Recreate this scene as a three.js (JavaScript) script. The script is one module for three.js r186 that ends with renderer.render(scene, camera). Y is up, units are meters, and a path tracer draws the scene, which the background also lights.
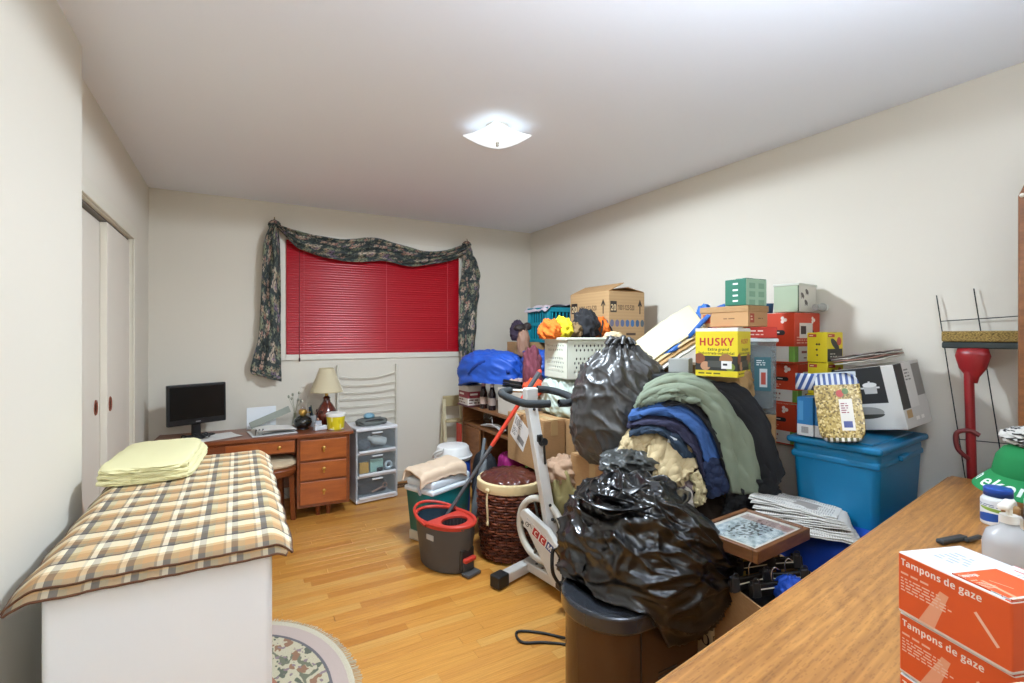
import * as THREE from 'three';
import { RoundedBoxGeometry } from 'three/addons/geometries/RoundedBoxGeometry.js';
import { mergeGeometries, mergeVertices, toCreasedNormals } from 'three/addons/utils/BufferGeometryUtils.js';
import { RectAreaLightUniformsLib } from 'three/addons/lights/RectAreaLightUniformsLib.js';
import { createNoise2D, createNoise3D } from 'simplex-noise';

/* ---------- camera, light, exposure ---------- */
RectAreaLightUniformsLib.init();
const renderer = new THREE.WebGLRenderer({ antialias: true });
renderer.toneMapping = THREE.LinearToneMapping;
renderer.toneMappingExposure = 1.65;
renderer.shadowMap.enabled = true;
const scene = new THREE.Scene();
scene.background = new THREE.Color(0.35, 0.4, 0.46);
const EYE = 1.36, YAW = Math.atan((512 - 238) / 486);
const camera = new THREE.PerspectiveCamera(2 * Math.atan(341.5 / 486) * 180 / Math.PI, 1024 / 683, 0.03, 50);
camera.position.set(0, EYE, 0);
camera.lookAt(Math.sin(YAW), EYE, -Math.cos(YAW));
camera.setViewOffset(1024, 683, 0, 6.5, 1024, 683);
scene.add(camera);
const LAMP = { x: 1.17, z: -2.23, down: 92, bulb: 3.3, glow: .55, color: 0xe2f1ff };   // ceiling fitting (built with the room)
const HALL = { x: 0.1, z: 1.65, power: 3.0, glow: 1.4, color: 0xe8f4ff };                 // lamp in the hall behind the open door
const TORCH = { x: .8, z: .08, y: 1.5, power: 13, color: 0xdcecff };                     // uplighter standing behind the camera, outside the frame

/* ---------- helpers ---------- */
let seed = 12345;
const rnd = () => { seed = (seed * 1664525 + 1013904223) >>> 0; return seed / 4294967296; };
const rr = (a, b) => a + (b - a) * rnd();
const n2 = createNoise2D(rnd), n3 = createNoise3D(rnd);
const fbm2 = (x, y, o = 4) => { let s = 0, a = .5; for (let i = 0; i < o; i++) { s += a * n2(x, y); x *= 2.03; y *= 2.03; a *= .5; } return s; };
const fbm3 = (x, y, z, o = 3) => { let s = 0, a = .5; for (let i = 0; i < o; i++) { s += a * n3(x, y, z); x *= 2.03; y *= 2.03; z *= 2.03; a *= .5; } return s; };
const V = (x, y, z) => new THREE.Vector3(x, y, z);
const lerp = (a, b, t) => a + (b - a) * t, clamp = (x, a = 0, b = 1) => Math.min(b, Math.max(a, x));
const smooth = (a, b, x) => { const t = clamp((x - a) / (b - a)); return t * t * (3 - 2 * t); };
const used = {};
const numbered = (n) => { const k = used[n] = (used[n] ?? -1) + 1; return k ? n + '_' + String(k).padStart(3, '0') : n; };
const shade = (o) => { o.castShadow = o.receiveShadow = true; return o; };
function M(color, roughness = .6, more = {}) {
  const P = more.transmission || more.clearcoat || more.sheen || more.ior ? THREE.MeshPhysicalMaterial : THREE.MeshStandardMaterial;
  return new P({ color, roughness, ...more });
}
const flat = (g) => (g.index ? g.toNonIndexed() : g);
function join(list) {
  if (!Array.isArray(list)) return list;
  const a = list.map((g) => { const f = flat(g); for (const k of Object.keys(f.attributes)) if (!['position', 'normal', 'uv'].includes(k)) f.deleteAttribute(k); f.clearGroups(); return f; });
  return a.length > 1 ? mergeGeometries(a) : a[0];
}
function part(name, geo, mat, parent, label) {
  const m = shade(new THREE.Mesh(join(geo), mat)); m.name = name; parent.add(m);
  if (label) m.userData.label = label;
  return m;
}
function thing(name, label, category, [x, y, z] = [0, 0, 0], turn = 0, group) {
  const o = new THREE.Group(); o.name = numbered(name); o.position.set(x, y, z); o.rotation.y = turn;
  o.userData = { label, category }; if (group) o.userData.group = group;
  scene.add(o); return o;
}
function single(name, label, category, geo, mat, [x, y, z] = [0, 0, 0], turn = 0, group) {
  const o = shade(new THREE.Mesh(join(geo), mat)); o.name = numbered(name); o.position.set(x, y, z); o.rotation.y = turn;
  o.userData = { label, category }; if (group) o.userData.group = group;
  scene.add(o); return o;
}
function struct(name, geo, mat, parent) {
  const o = shade(new THREE.Mesh(join(geo), mat)); o.name = parent ? name : numbered(name); if (!parent) o.userData.kind = 'structure';
  (parent || scene).add(o); return o;
}
const bx = (w, h, d, x = 0, y = 0, z = 0, r = 0) => (r ? new RoundedBoxGeometry(w, h, d, 2, Math.min(r, w / 2.01, h / 2.01, d / 2.01)) : new THREE.BoxGeometry(w, h, d)).translate(x, y, z);
const span = (x0, x1, y0, y1, z0, z1, r = 0) => bx(x1 - x0, y1 - y0, z1 - z0, (x0 + x1) / 2, (y0 + y1) / 2, (z0 + z1) / 2, r);
const cyl = (r1, r2, h, x = 0, y = 0, z = 0, n = 24) => new THREE.CylinderGeometry(r1, r2, h, n).translate(x, y, z);
const lathe = (pts, n = 32) => new THREE.LatheGeometry(pts.map(([r, y]) => new THREE.Vector2(r, y)), n);
function tube(pts, r, n = 40, rad = 8, closed = false) { return new THREE.TubeGeometry(new THREE.CatmullRomCurve3(pts.map((p) => V(...p)), closed, 'catmullrom', .5), n, r, rad, closed); }
function rod(a, b, r, n = 10) { const A = V(...a), B = V(...b), d = B.clone().sub(A), g = new THREE.CylinderGeometry(r, r, d.length(), n); g.applyQuaternion(new THREE.Quaternion().setFromUnitVectors(V(0, 1, 0), d.clone().normalize())); return g.translate(...A.add(B).multiplyScalar(.5).toArray()); }
function bar(a, b, w, t, up = [0, 1, 0]) {   // square bar from a to b
  const A = V(...a), B = V(...b), d = B.clone().sub(A), L = d.length(), y = d.normalize(), x = V(...up).cross(y).normalize(), z = x.clone().cross(y);
  const g = new RoundedBoxGeometry(w, L, t, 2, Math.min(w, t) * .14); g.applyMatrix4(new THREE.Matrix4().makeBasis(x, y, z)); return g.translate(...A.add(B).multiplyScalar(.5).toArray());
}
/* grid sheet: f(u, v) -> [x, y, z], given a thickness and closed into a solid */
function sheet(f, nu, nv, t = 0.004, uvs = [1, 1]) {
  const P = [], N = [];
  for (let j = 0; j <= nv; j++) for (let i = 0; i <= nu; i++) P.push(V(...f(i / nu, j / nv)));
  const at = (i, j) => P[clamp(j, 0, nv) * (nu + 1) + clamp(i, 0, nu)];
  for (let j = 0; j <= nv; j++) for (let i = 0; i <= nu; i++) N.push(at(i + 1, j).clone().sub(at(i - 1, j)).cross(at(i, j + 1).clone().sub(at(i, j - 1))).normalize());
  const pos = [], uv = [], idx = [], C = (nu + 1) * (nv + 1);
  for (const s of [.5, -.5]) P.forEach((p, k) => { pos.push(p.x + N[k].x * t * s, p.y + N[k].y * t * s, p.z + N[k].z * t * s); uv.push((k % (nu + 1)) / nu * uvs[0], Math.floor(k / (nu + 1)) / nv * uvs[1]); });
  const q = (a, b, c, d) => idx.push(a, b, c, a, c, d);
  for (let j = 0; j < nv; j++) for (let i = 0; i < nu; i++) { const a = j * (nu + 1) + i, b = a + 1, c = b + nu + 1, d = a + nu + 1; q(a, b, c, d); q(C + a, C + d, C + c, C + b); }
  for (let i = 0; i < nu; i++) { q(i, C + i, C + i + 1, i + 1); const o = nv * (nu + 1); q(o + i, o + i + 1, C + o + i + 1, C + o + i); }
  for (let j = 0; j < nv; j++) { const a = j * (nu + 1), b = a + nu + 1; q(a, b, C + b, C + a); q(a + nu, C + a + nu, C + b + nu, b + nu); }
  const g = new THREE.BufferGeometry(); g.setAttribute('position', new THREE.Float32BufferAttribute(pos, 3)); g.setAttribute('uv', new THREE.Float32BufferAttribute(uv, 2)); g.setIndex(idx); g.computeVertexNormals(); return g;
}
/* closed lump: f(direction) -> [x, y, z] */
function blob(f, nu = 64, nv = 40) {
  const g = new THREE.SphereGeometry(1, nu, nv), p = g.attributes.position, d = V();
  for (let i = 0; i < p.count; i++) { d.fromBufferAttribute(p, i).normalize(); p.setXYZ(i, ...f(d)); }
  g.computeVertexNormals();
  const n = g.attributes.normal;                       // close the seam
  for (let j = 0; j <= nv; j++) { const a = j * (nu + 1), b = a + nu; const s = V().fromBufferAttribute(n, a).add(V().fromBufferAttribute(n, b)).normalize(); n.setXYZ(a, s.x, s.y, s.z); n.setXYZ(b, s.x, s.y, s.z); }
  return g;
}
const ridge = (x, y, z) => 1 - Math.abs(n3(x, y, z));
function lump(rx, ry, rz, { amp = .12, freq = 2, fold = .05, ff = 4, flatBottom = -.75, squash = 2, s = 0 } = {}, nu = 64, nv = 40) {
  return blob((d) => {
    const e = squash, k = Math.pow(Math.pow(Math.abs(d.x), e) + Math.pow(Math.abs(d.y), e) + Math.pow(Math.abs(d.z), e), -1 / e);
    const r = k * (1 + amp * fbm3(d.x * freq + s, d.y * freq, d.z * freq) + fold * (ridge(d.x * ff + s, d.y * ff * .6, d.z * ff) - .6));
    return [d.x * r * rx, Math.max(d.y * r, flatBottom) * ry, d.z * r * rz];
  }, nu, nv);
}
/* textures */
function canvas(w, h, draw) { const c = document.createElement('canvas'); c.width = w; c.height = h; const g = c.getContext('2d'); draw(g, w, h); return c; }
function tex(c, rx = 1, ry = 1, color = true) { const t = new THREE.CanvasTexture(c); t.wrapS = t.wrapT = THREE.RepeatWrapping; t.repeat.set(rx, ry); if (color) t.colorSpace = THREE.SRGBColorSpace; t.magFilter = THREE.LinearFilter; t.anisotropy = 8; return t; }
function grain(w, h, f) { return canvas(w, h, (g) => { const im = g.createImageData(w, h); for (let y = 0; y < h; y++) for (let x = 0; x < w; x++) { const c = f(x / w, y / h), o = (y * w + x) * 4; im.data[o] = c[0]; im.data[o + 1] = c[1]; im.data[o + 2] = c[2]; im.data[o + 3] = 255; } g.putImageData(im, 0, 0); }); }
const mixc = (a, b, t) => [lerp(a[0], b[0], t), lerp(a[1], b[1], t), lerp(a[2], b[2], t)];
function text(g, s, x, y, size, color, { font = 'sans-serif', weight = 'bold', align = 'left', w, italic } = {}) { g.fillStyle = color; g.font = `${italic ? 'italic ' : ''}${weight} ${size}px ${font}`; g.textAlign = align; g.textBaseline = 'middle'; w ? g.fillText(s, x, y, w) : g.fillText(s, x, y); }
function rect(g, c, x, y, w, h) { g.fillStyle = c; g.fillRect(x, y, w, h); }
function scribble(g, c, x, y, w, h, rows, seedv = 1) { g.fillStyle = c; let s = seedv * 977 + 7; const R = () => (s = (s * 16807) % 2147483647) / 2147483647; const lh = h / rows; for (let i = 0; i < rows; i++) { let X = x; const end = x + w * (.6 + .4 * R()); while (X < end) { const l = lh * (.8 + 2 * R()); g.fillRect(X, y + i * lh + lh * .2, Math.min(l, end - X), lh * .45); X += l + lh * .5; } } }
/* printed carton: draws its long side (faces -x/+x), its end (faces +z/-z) and its top, each in centimetres */
function printed(w, h, d, draw, r = .003) {
  const g = new RoundedBoxGeometry(w, h, d, 1, r), uv = g.attributes.uv, p = g.attributes.position, nrm = g.attributes.normal, per = uv.count / 6;
  for (let f = 0; f < 6; f++) for (let i = f * per; i < (f + 1) * per; i++) {
    const x = p.getX(i) / w + .5, y = p.getY(i) / h + .5, z = p.getZ(i) / d + .5; let u, v, col;
    if (f < 2) { col = 0; u = f ? z : 1 - z; v = y; } else if (f < 4) { col = 2; u = z; v = 1 - x; if (f === 2) { u = z; v = x; } } else { col = 1; u = f === 4 ? x : 1 - x; v = y; }
    uv.setXY(i, (col + .004 + .992 * clamp(u)) / 3, .004 + .992 * clamp(v));
  }
  const S = 384, c = canvas(S * 3, S, (q) => { [[d, h], [w, h], [d, w]].forEach(([a, b], k) => { q.save(); q.translate(k * S, 0); q.beginPath(); q.rect(0, 0, S, S); q.clip(); q.scale(S / (a * 100), S / (b * 100)); draw(q, k, a * 100, b * 100); q.restore(); }); });
  const t = tex(c); t.wrapS = t.wrapT = THREE.ClampToEdgeWrapping;
  return [g, M(0xffffff, .55, { map: t })];
}

/* ---------- the room ---------- */
const XL = -.57, XR = 2.706, ZB = -4.4, ZF = .2, H = 2.44, T = .12, XJ = -.51, ZJ = -2.38;
const speck = (a, b, f, amt) => grain(256, 256, (x, y) => mixc(a, b, clamp(.5 + amt * fbm2(x * f, y * f, 4))));
const plasterBump = tex(grain(256, 256, (x, y) => { const v = 128 + 60 * fbm2(x * 40, y * 40, 3); return [v, v, v]; }), 1, 1, false);
const wallMat = M(0xdfd8ca, .82, { bumpMap: plasterBump, bumpScale: .0006 });
const ceilMat = M(0xeef1f8, .9, { bumpMap: plasterBump, bumpScale: .0008 });
const trimMat = M(0xdcd6c6, .5), doorMat = M(0xe2dacc, .55);
// window opening in the back wall
const W0 = .34, W1 = 1.885, S0 = 1.2, S1 = 2.15;
struct('wall_back', [span(XL - T, W0, 0, H, ZB - T, ZB), span(W1, XR + T, 0, H, ZB - T, ZB), span(W0, W1, 0, S0, ZB - T, ZB), span(W0, W1, S1, H, ZB - T, ZB)], wallMat);
struct('wall_right', span(XR, XR + T, 0, H, ZB, ZF), wallMat);
const D0 = -3.78, D1 = -2.2, DH = 1.955;
struct('wall_left', [span(XL - T, XL, 0, H, ZB, D0), span(XL - T, XL, DH, H, D0, ZJ), span(XL - T, XJ, 0, H, ZJ, ZF)], wallMat);
struct('wall_closet', [span(XL - .75, XL - .7, 0, H, ZB, ZJ + .3), span(XL - .7, XL - T, 0, H, ZB - .02, ZB), span(XL - .7, XL - T, 0, H, ZJ + .05, ZJ + .1)], wallMat);
struct('wall_front', [span(XL - T, -.46, 0, H, ZF, ZF + T), span(.44, XR + T, 0, H, ZF, ZF + T), span(-.46, .44, 2.05, H, ZF, ZF + T)], wallMat);
struct('ceiling', span(XL - .75, XR + T, H, H + .1, ZB - T, 2.2), ceilMat);
// hall behind the open door
struct('wall_hall', [span(-1.1, 1.3, 0, H, 2.1, 2.2), span(-1.2, -1.1, 0, H, ZF + T, 2.2), span(1.3, 1.4, 0, H, ZF + T, 2.2)], wallMat);
struct('floor_hall', span(-1.2, 1.4, -.1, 0, ZF, 2.2), M(0xb98a52, .5));
struct('trim_001', [span(-.54, -.46, 0, 2.13, ZF - .015, ZF), span(.44, .52, 0, 2.13, ZF - .015, ZF), span(-.46, .44, 2.05, 2.13, ZF - .015, ZF)], trimMat);

/* floor: oak strip, each plank its own piece */
{
  const floor = struct('floor', span(XL - .75, XR + T, -.1, -.013, ZB - T, ZF), M(0x3a2412, .9));
  const woods = [0, 1, 2].map((k) => grain(512, 128, (x, y) => {
    const w = fbm2(x * 3 + k * 9, y * 26 + k * 5, 4), v = Math.sin((y * 9 + 1.6 * fbm2(x * 1.6 + k * 3, y * 2, 3) + k) * 6.28), p = n2(x * 90, y * 260 + k * 31) > .62 ? -.25 : 0;
    return mixc([184, 130, 60], [226, 172, 92], clamp(.52 + .42 * w + .13 * v + p));
  }));
  const tints = [0xffffff, 0xf9ecd8, 0xf2dfc4, 0xfff6e4, 0xead2b0, 0xfbeed6];
  const mats = []; woods.forEach((w) => tints.forEach((t) => mats.push(M(t, .34, { map: tex(w), clearcoat: .25, clearcoatRoughness: .25 }))));
  const PW = .057, lens = [.42, .58, .74, .9, 1.06, 1.22], geos = {};
  const plankGeo = (L) => geos[L] ??= (() => {
    const g = new THREE.ExtrudeGeometry((() => { const s = new THREE.Shape(), w = PW / 2 - .0003, b = .0004; s.moveTo(-w, -.012); s.lineTo(w, -.012); s.lineTo(w, -b); s.lineTo(w - b, 0); s.lineTo(-w + b, 0); s.lineTo(-w, -b); s.closePath(); return s; })(), { depth: L - .001, bevelEnabled: false }).translate(0, 0, -L / 2).rotateY(Math.PI / 2);
    const p = g.attributes.position, u = g.attributes.uv; for (let i = 0; i < p.count; i++) u.setXY(i, p.getX(i) / 1.3 + .5, p.getZ(i) / .12 + .5); return g;
  })();
  const all = [];
  for (let k = 0, z = ZF - PW / 2; z > ZB; z -= PW, k++) {
    let x = XL - .02 - rr(0, .9);
    while (x < XR) {
      let L = lens[Math.floor(rnd() * 6)]; const x1 = x + L;
      const a = Math.max(x, XL), b = Math.min(x1, XR);
      if (b - a > .02) all.push({ L: a > x || b < x1 ? +(b - a).toFixed(2) : L, x: (a + b) / 2, z, m: mats[Math.floor(rnd() * mats.length)] });
      x = x1;
    }
  }
  const sc = Math.sin(YAW), cc = Math.cos(YAW);
  const seen = (p) => { const zc = p.x * sc - p.z * cc, xc = p.x * cc + p.z * sc; return zc > 1.75 && Math.abs(xc / zc) < 1.15 && p.x < 1.75 ? 1 / zc : 0; };
  all.sort((a, b) => seen(b) - seen(a));
  all.slice(0, 299).forEach((p) => { const o = part('plank', plankGeo(p.L), p.m, floor); o.position.set(p.x, rr(-.0003, .0003), p.z); });
  const rest = {}; all.slice(299).forEach((p) => (rest[p.m.uuid] ??= { m: mats[Math.floor(rnd() * 4)], g: [] }).g.push(plankGeo(p.L).clone().translate(p.x, 0, p.z)));
  const one = part('plank_rest', Object.values(rest).flatMap((r) => r.g), mats[0], floor); one.userData.kind = 'stuff';
}
struct('baseboard_back', [span(XL, XR, 0, .1, ZB, ZB + .014), span(XL, XR, .1, .115, ZB, ZB + .009)], trimMat);
struct('baseboard_right', [span(XR - .014, XR, 0, .1, ZB, ZF), span(XR - .009, XR, .1, .115, ZB, ZF)], trimMat);
struct('baseboard_left', [span(XL, XL + .014, 0, .1, ZB, D0 - .08), span(XJ, XJ + .014, 0, .1, ZJ, ZF)], trimMat);
struct('trim_002', [rod([XL, .008, ZB + .02], [XR, .008, ZB + .02], .011)], M(0xa8763f, .5)).name = 'trim_002';
{ // floor vent
  const t = thing('floor_vent', 'dark brown floor vent grille at the back wall beside the drawer cart', 'vent', [1.33, 0, -4.31]);
  part('frame', [bx(.28, .006, .012, 0, .003, -.04), bx(.28, .006, .012, 0, .003, .04), bx(.012, .006, .08, -.134, .003, 0), bx(.012, .006, .08, .134, .003, 0)], M(0x4a3320, .5), t);
  for (let i = 0; i < 12; i++) part('slat', bx(.01, .004, .07, -.11 + i * .02, .002, 0), M(0x2e2118, .5), t);
}
/* closet: casing and two sliding doors */
struct('trim_003', [span(XL, XL + .012, 0, DH + .08, D0 - .075, D0, .004), span(XL, XL + .012, DH, DH + .08, D0, ZJ, .004), span(XL - T, XL - .001, 0, DH, D0, D0 + .012), span(XL - T, XL - .001, DH - .004, DH, D0, ZJ)], trimMat);
function slidingDoor(n, x, z0, z1, zk) {
  const o = struct('door_' + n, span(x - .03, x, .012, DH - .016, z0, z1, .003), doorMat);
  const k = part('finger_pull', [lathe([[0, 0], [.021, 0], [.0225, .003], [.029, .0045], [.031, .002], [.031, 0]], 24).rotateZ(-Math.PI / 2)], M(0x8a4a34, .5), o, 'round brown finger pull');
  k.position.set(x, 1.0, zk); k.scale.set(1, 1.25, 1); return o;
}
slidingDoor(1, -.615, -3.5, -2.3, -3.11); slidingDoor(2, -.584, -3.775, -3.19, -3.25);
part('track', span(-.68, -.59, DH - .014, DH - .004, D0, ZJ), M(0x6a645c, .6), scene.children.find((o) => o.name === 'door_2'));

/* window, casing, blind */
{
  const w = struct('window_1', [span(W0, W0 + .03, S0, S1, ZB - .09, ZB - .05), span(W1 - .03, W1, S0, S1, ZB - .09, ZB - .05), span(W0, W1, S0, S0 + .03, ZB - .09, ZB - .05), span(W0, W1, S1 - .03, S1, ZB - .09, ZB - .05), span(1.1, 1.13, S0, S1, ZB - .09, ZB - .05)], trimMat);
  for (const [a, b] of [[W0 + .03, 1.1], [1.13, W1 - .03]]) part('pane', span(a, b, S0 + .03, S1 - .03, ZB - .072, ZB - .068), M(0xffffff, .02, { transmission: 1, ior: 1.5 }), w);
  struct('trim_004', [span(W0 - .055, W0, S0 - .05, S1 + .055, ZB, ZB + .016, .004), span(W1, W1 + .055, S0 - .05, S1 + .055, ZB, ZB + .016, .004), span(W0, W1, S1, S1 + .055, ZB, ZB + .016, .004), span(W0, W1, S0 - .05, S0, ZB, ZB + .014, .004)], M(0xe2ddd0, .45));
  const t = thing('window_blind', 'red horizontal slat blind closed over the window', 'blind', [W0, S0, ZB + .006]);
  const red = M(0xb40f20, .3), L = W1 - W0 - .012;
  part('head_rail', bx(L, .03, .03, L / 2 + .006, .93, -.004, .004), red, t);
  const slat = sheet((u, v) => { const a = (v - .5) * .024; return [u * L, a * .93, .0022 * Math.cos((v - .5) * 3.14) - a * .34]; }, 1, 5, .0005);
  const n = 43, y0 = .03, y1 = .905;
  for (let i = 0; i < n; i++) { const s = part('slat', slat, red, t); s.position.set(.006, lerp(y0, y1, i / (n - 1)), 0); s.rotation.x = rr(-.04, .04); }
  part('bottom_rail', bx(L, .024, .02, L / 2 + .006, .01, 0, .005), M(0xb01825, .35), t);
  for (const x of [.14, .83, 1.42]) part('ladder_cord', rod([x, .02, .0075], [x, .92, .0075], .0014, 6), M(0xd8606a, .7), t);
  const wand = part('tilt_wand', rod([.105, -.035, .014], [.105, .86, .012], .003, 6), M(0x7a1018, .4), t); part('tip', cyl(.006, .006, .03, .105, -.045, .014, 8), M(0x4a2a26, .5), wand);
}
/* curtain scarf */
{
  const pal = ['#2a302f', '#35403c', '#232829'];
  const c = canvas(512, 512, (g) => {
    rect(g, '#3c4444', 0, 0, 512, 512);
    for (let i = 0; i < 500; i++) { g.fillStyle = ['#3d4545', '#2b3131', '#454c48'][i % 3]; g.beginPath(); g.arc(rnd() * 512, rnd() * 512, 4 + rnd() * 14, 0, 7); g.fill(); }
    const fl = ['#b98578', '#a8977a', '#86708a', '#c9ab95', '#8f9478', '#d8c3ae'];
    for (let i = 0; i < 80; i++) { const x = rnd() * 512, y = rnd() * 512, r = 13 + rnd() * 22, col = fl[Math.floor(rnd() * 6)]; for (let k = 0; k < 6; k++) { const a = k * 1.05 + rnd(); g.fillStyle = col; g.globalAlpha = .7; g.beginPath(); g.ellipse(x + Math.cos(a) * r * .6, y + Math.sin(a) * r * .6, r * .55, r * .3, a, 0, 7); g.fill(); } g.globalAlpha = 1; g.fillStyle = '#3b2b26'; g.beginPath(); g.arc(x, y, r * .25, 0, 7); g.fill(); }
    for (let i = 0; i < 160; i++) { g.strokeStyle = ['#7d8f76', '#a0a180', '#6c7c74'][i % 3]; g.lineWidth = 2.5; const x = rnd() * 512, y = rnd() * 512; g.beginPath(); g.moveTo(x, y); g.quadraticCurveTo(x + rr(-26, 26), y + rr(-26, 26), x + rr(-34, 34), y + rr(-34, 34)); g.stroke(); }
  });
  const m = (a, b) => M(0xffffff, .85, { map: tex(c, a, b) });
  const t = thing('window_scarf', 'dark floral fabric scarf swagged over the red blind with hanging tails', 'curtain', [0, 0, ZB + .025]);
  const lut = (P, s) => { const x = s * (P.length - 1), i = Math.min(P.length - 2, Math.floor(x)), f = x - i, p = P[Math.max(0, i - 1)], a = P[i], b = P[i + 1], q = P[Math.min(P.length - 1, i + 2)]; return a.map((_, k) => .5 * (2 * a[k] + (b[k] - p[k]) * f + (2 * p[k] - 5 * a[k] + 4 * b[k] - q[k]) * f * f + (3 * a[k] - p[k] - 3 * b[k] + q[k]) * f * f * f)); };
  const cloth = (A, B, folds, depth, nu, nv, ph) => sheet((u, v) => { const a = lut(A, u), b = lut(B, u), w = v + .05 * n2(u * 5 + ph, v * 3); return [lerp(a[0], b[0], v), lerp(a[1], b[1], v), .035 + depth * (.5 + .5 * Math.sin(w * folds * 6.28 + ph + 2.2 * n2(u * 3 + ph, .5))) + .012 * n2(u * 9, v * 5 + ph) + .02 * Math.sin(v * 3.1)]; }, nu, nv, .003);
  const top = [[.245, 2.26], [.47, 2.2], [.78, 2.175], [1.0, 2.215], [1.235, 2.185], [1.53, 2.14], [1.72, 2.165], [1.93, 2.25]];
  const bot = [[.275, 2.22], [.4, 2.09], [.5, 2.045], [.69, 2.0], [.9, 1.99], [1.13, 2.015], [1.36, 1.985], [1.55, 2.015], [1.74, 2.06], [1.92, 2.13]];
  part('swag', cloth(top, bot, 3.2, .035, 120, 40, .4), m(4, .8), t);
  part('tail', cloth([[.235, 2.25], [.18, 2.1], [.165, 1.85], [.155, 1.6], [.14, 1.35], [.085, 1.1], [.105, 1.05]], [[.28, 2.23], [.295, 2.05], [.3, 1.75], [.3, 1.5], [.3, 1.25], [.305, 1.05], [.305, .985]], 1.6, .035, 80, 24, 1.7), m(2.6, .8), t);
  part('tail', cloth([[1.9, 2.2], [1.88, 2.05], [1.86, 1.85], [1.855, 1.6], [1.85, 1.35], [1.85, 1.03]], [[1.95, 2.25], [2.02, 2.12], [2.07, 1.95], [2.075, 1.8], [2.05, 1.6], [2.03, 1.3], [1.985, 1.04]], 1.8, .04, 80, 24, .2), m(2.6, .8), t);
  for (const [x, y] of [[.255, 2.245], [1.94, 2.235]]) { part('knot', lump(.045, .04, .035, { fold: .25, ff: 3, flatBottom: -1 }, 28, 18).translate(x, y, .035), m(.5, .4), t); part('hook', tube([[x, y + .01, -.025], [x, y + .02, .02], [x, y + .035, .05], [x, y + .06, .04]], .004, 16, 6), M(0x8a7650, .4, { metalness: .6 }), t); }
}
/* ceiling lamp: bent square glass under the ceiling */
{
  const t = thing('ceiling_lamp', 'square frosted glass ceiling lamp with a small finial', 'lamp', [LAMP.x, H, LAMP.z], .27);
  part('base_plate', cyl(.06, .065, .02, 0, -.01, 0), M(0xe8e4da, .4), t);
  part('glass_shade', sheet((u, v) => { const x = (u - .5) * .25, z = (v - .5) * .25, r = Math.hypot(x, z) / .177; return [x, -.08 + .034 * Math.pow(r, 1.3), z]; }, 24, 24, .005), M(0xf4f2ea, .5, { emissive: LAMP.color, emissiveIntensity: LAMP.glow }), t);
  const f = part('finial', lathe([[0, -.106], [.006, -.104], [.009, -.098], [.006, -.092], [.01, -.088], [.01, -.084], [0, -.08]], 16), M(0xd8d2c4, .25, { metalness: .7 }), t); part('stem', cyl(.003, .003, .09, 0, -.05, 0, 8), M(0xbbb39f, .3, { metalness: .8 }), f);
  const l = new THREE.RectAreaLight(LAMP.color, LAMP.down * 1.17, .25, .25); l.position.set(LAMP.x, H - .112, LAMP.z); l.rotation.set(-Math.PI / 2, 0, .27); l.castShadow = true; scene.add(l);
  const p = new THREE.SpotLight(LAMP.color, LAMP.bulb, 0, 1.56, .02); p.position.set(LAMP.x, H - .13, LAMP.z); p.target.position.set(LAMP.x, 0, LAMP.z); p.shadow.radius = 5; p.castShadow = true; scene.add(p, p.target);   // light leaving the glass sideways and down
}
{ // hall lamp behind the camera
  const t = thing('ceiling_lamp', 'round frosted ceiling lamp in the hall behind the door', 'lamp', [HALL.x, H, HALL.z]);
  part('base_plate', cyl(.17, .17, .02, 0, -.01, 0, 32), M(0xe8e4da, .4), t);
  part('glass_shade', lathe([[0, -.09], [.08, -.082], [.13, -.06], [.16, -.02]], 32), M(0xf4f2ea, .5, { emissive: HALL.color, emissiveIntensity: HALL.glow }), t);
  const p = new THREE.PointLight(HALL.color, HALL.power); p.position.set(HALL.x, H - .2, HALL.z); p.shadow.radius = 6; p.castShadow = true; scene.add(p);
}

{ // uplighter behind the dresser
  const t = thing('floor_lamp', 'black uplighter floor lamp standing behind the dresser', 'lamp', [TORCH.x, 0, TORCH.z]), k = M(0x222222, .4);
  part('base', lathe([[0, .025], [.12, .02], [.13, .008], [.13, 0], [0, 0]], 32), k, t);
  part('pole', cyl(.011, .011, TORCH.y - .1, 0, (TORCH.y - .1) / 2 + .02, 0, 14), k, t);
  part('bowl', lathe([[.02, TORCH.y - .1], [.06, TORCH.y - .085], [.13, TORCH.y - .03], [.15, TORCH.y], [.147, TORCH.y], [.126, TORCH.y - .026], [.058, TORCH.y - .078], [0, TORCH.y - .085]], 36), k, t);
  part('bulb_glass', cyl(.13, .12, .006, 0, TORCH.y - .012, 0, 32), M(0xffffff, .5, { emissive: TORCH.color, emissiveIntensity: 2 }), t);
  const l = new THREE.SpotLight(TORCH.color, TORCH.power, 0, 1.36, .6); l.position.set(TORCH.x, TORCH.y + .01, TORCH.z); l.target.position.set(TORCH.x, 3, TORCH.z); l.castShadow = true; l.shadow.radius = 4; scene.add(l, l.target);
}

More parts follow.
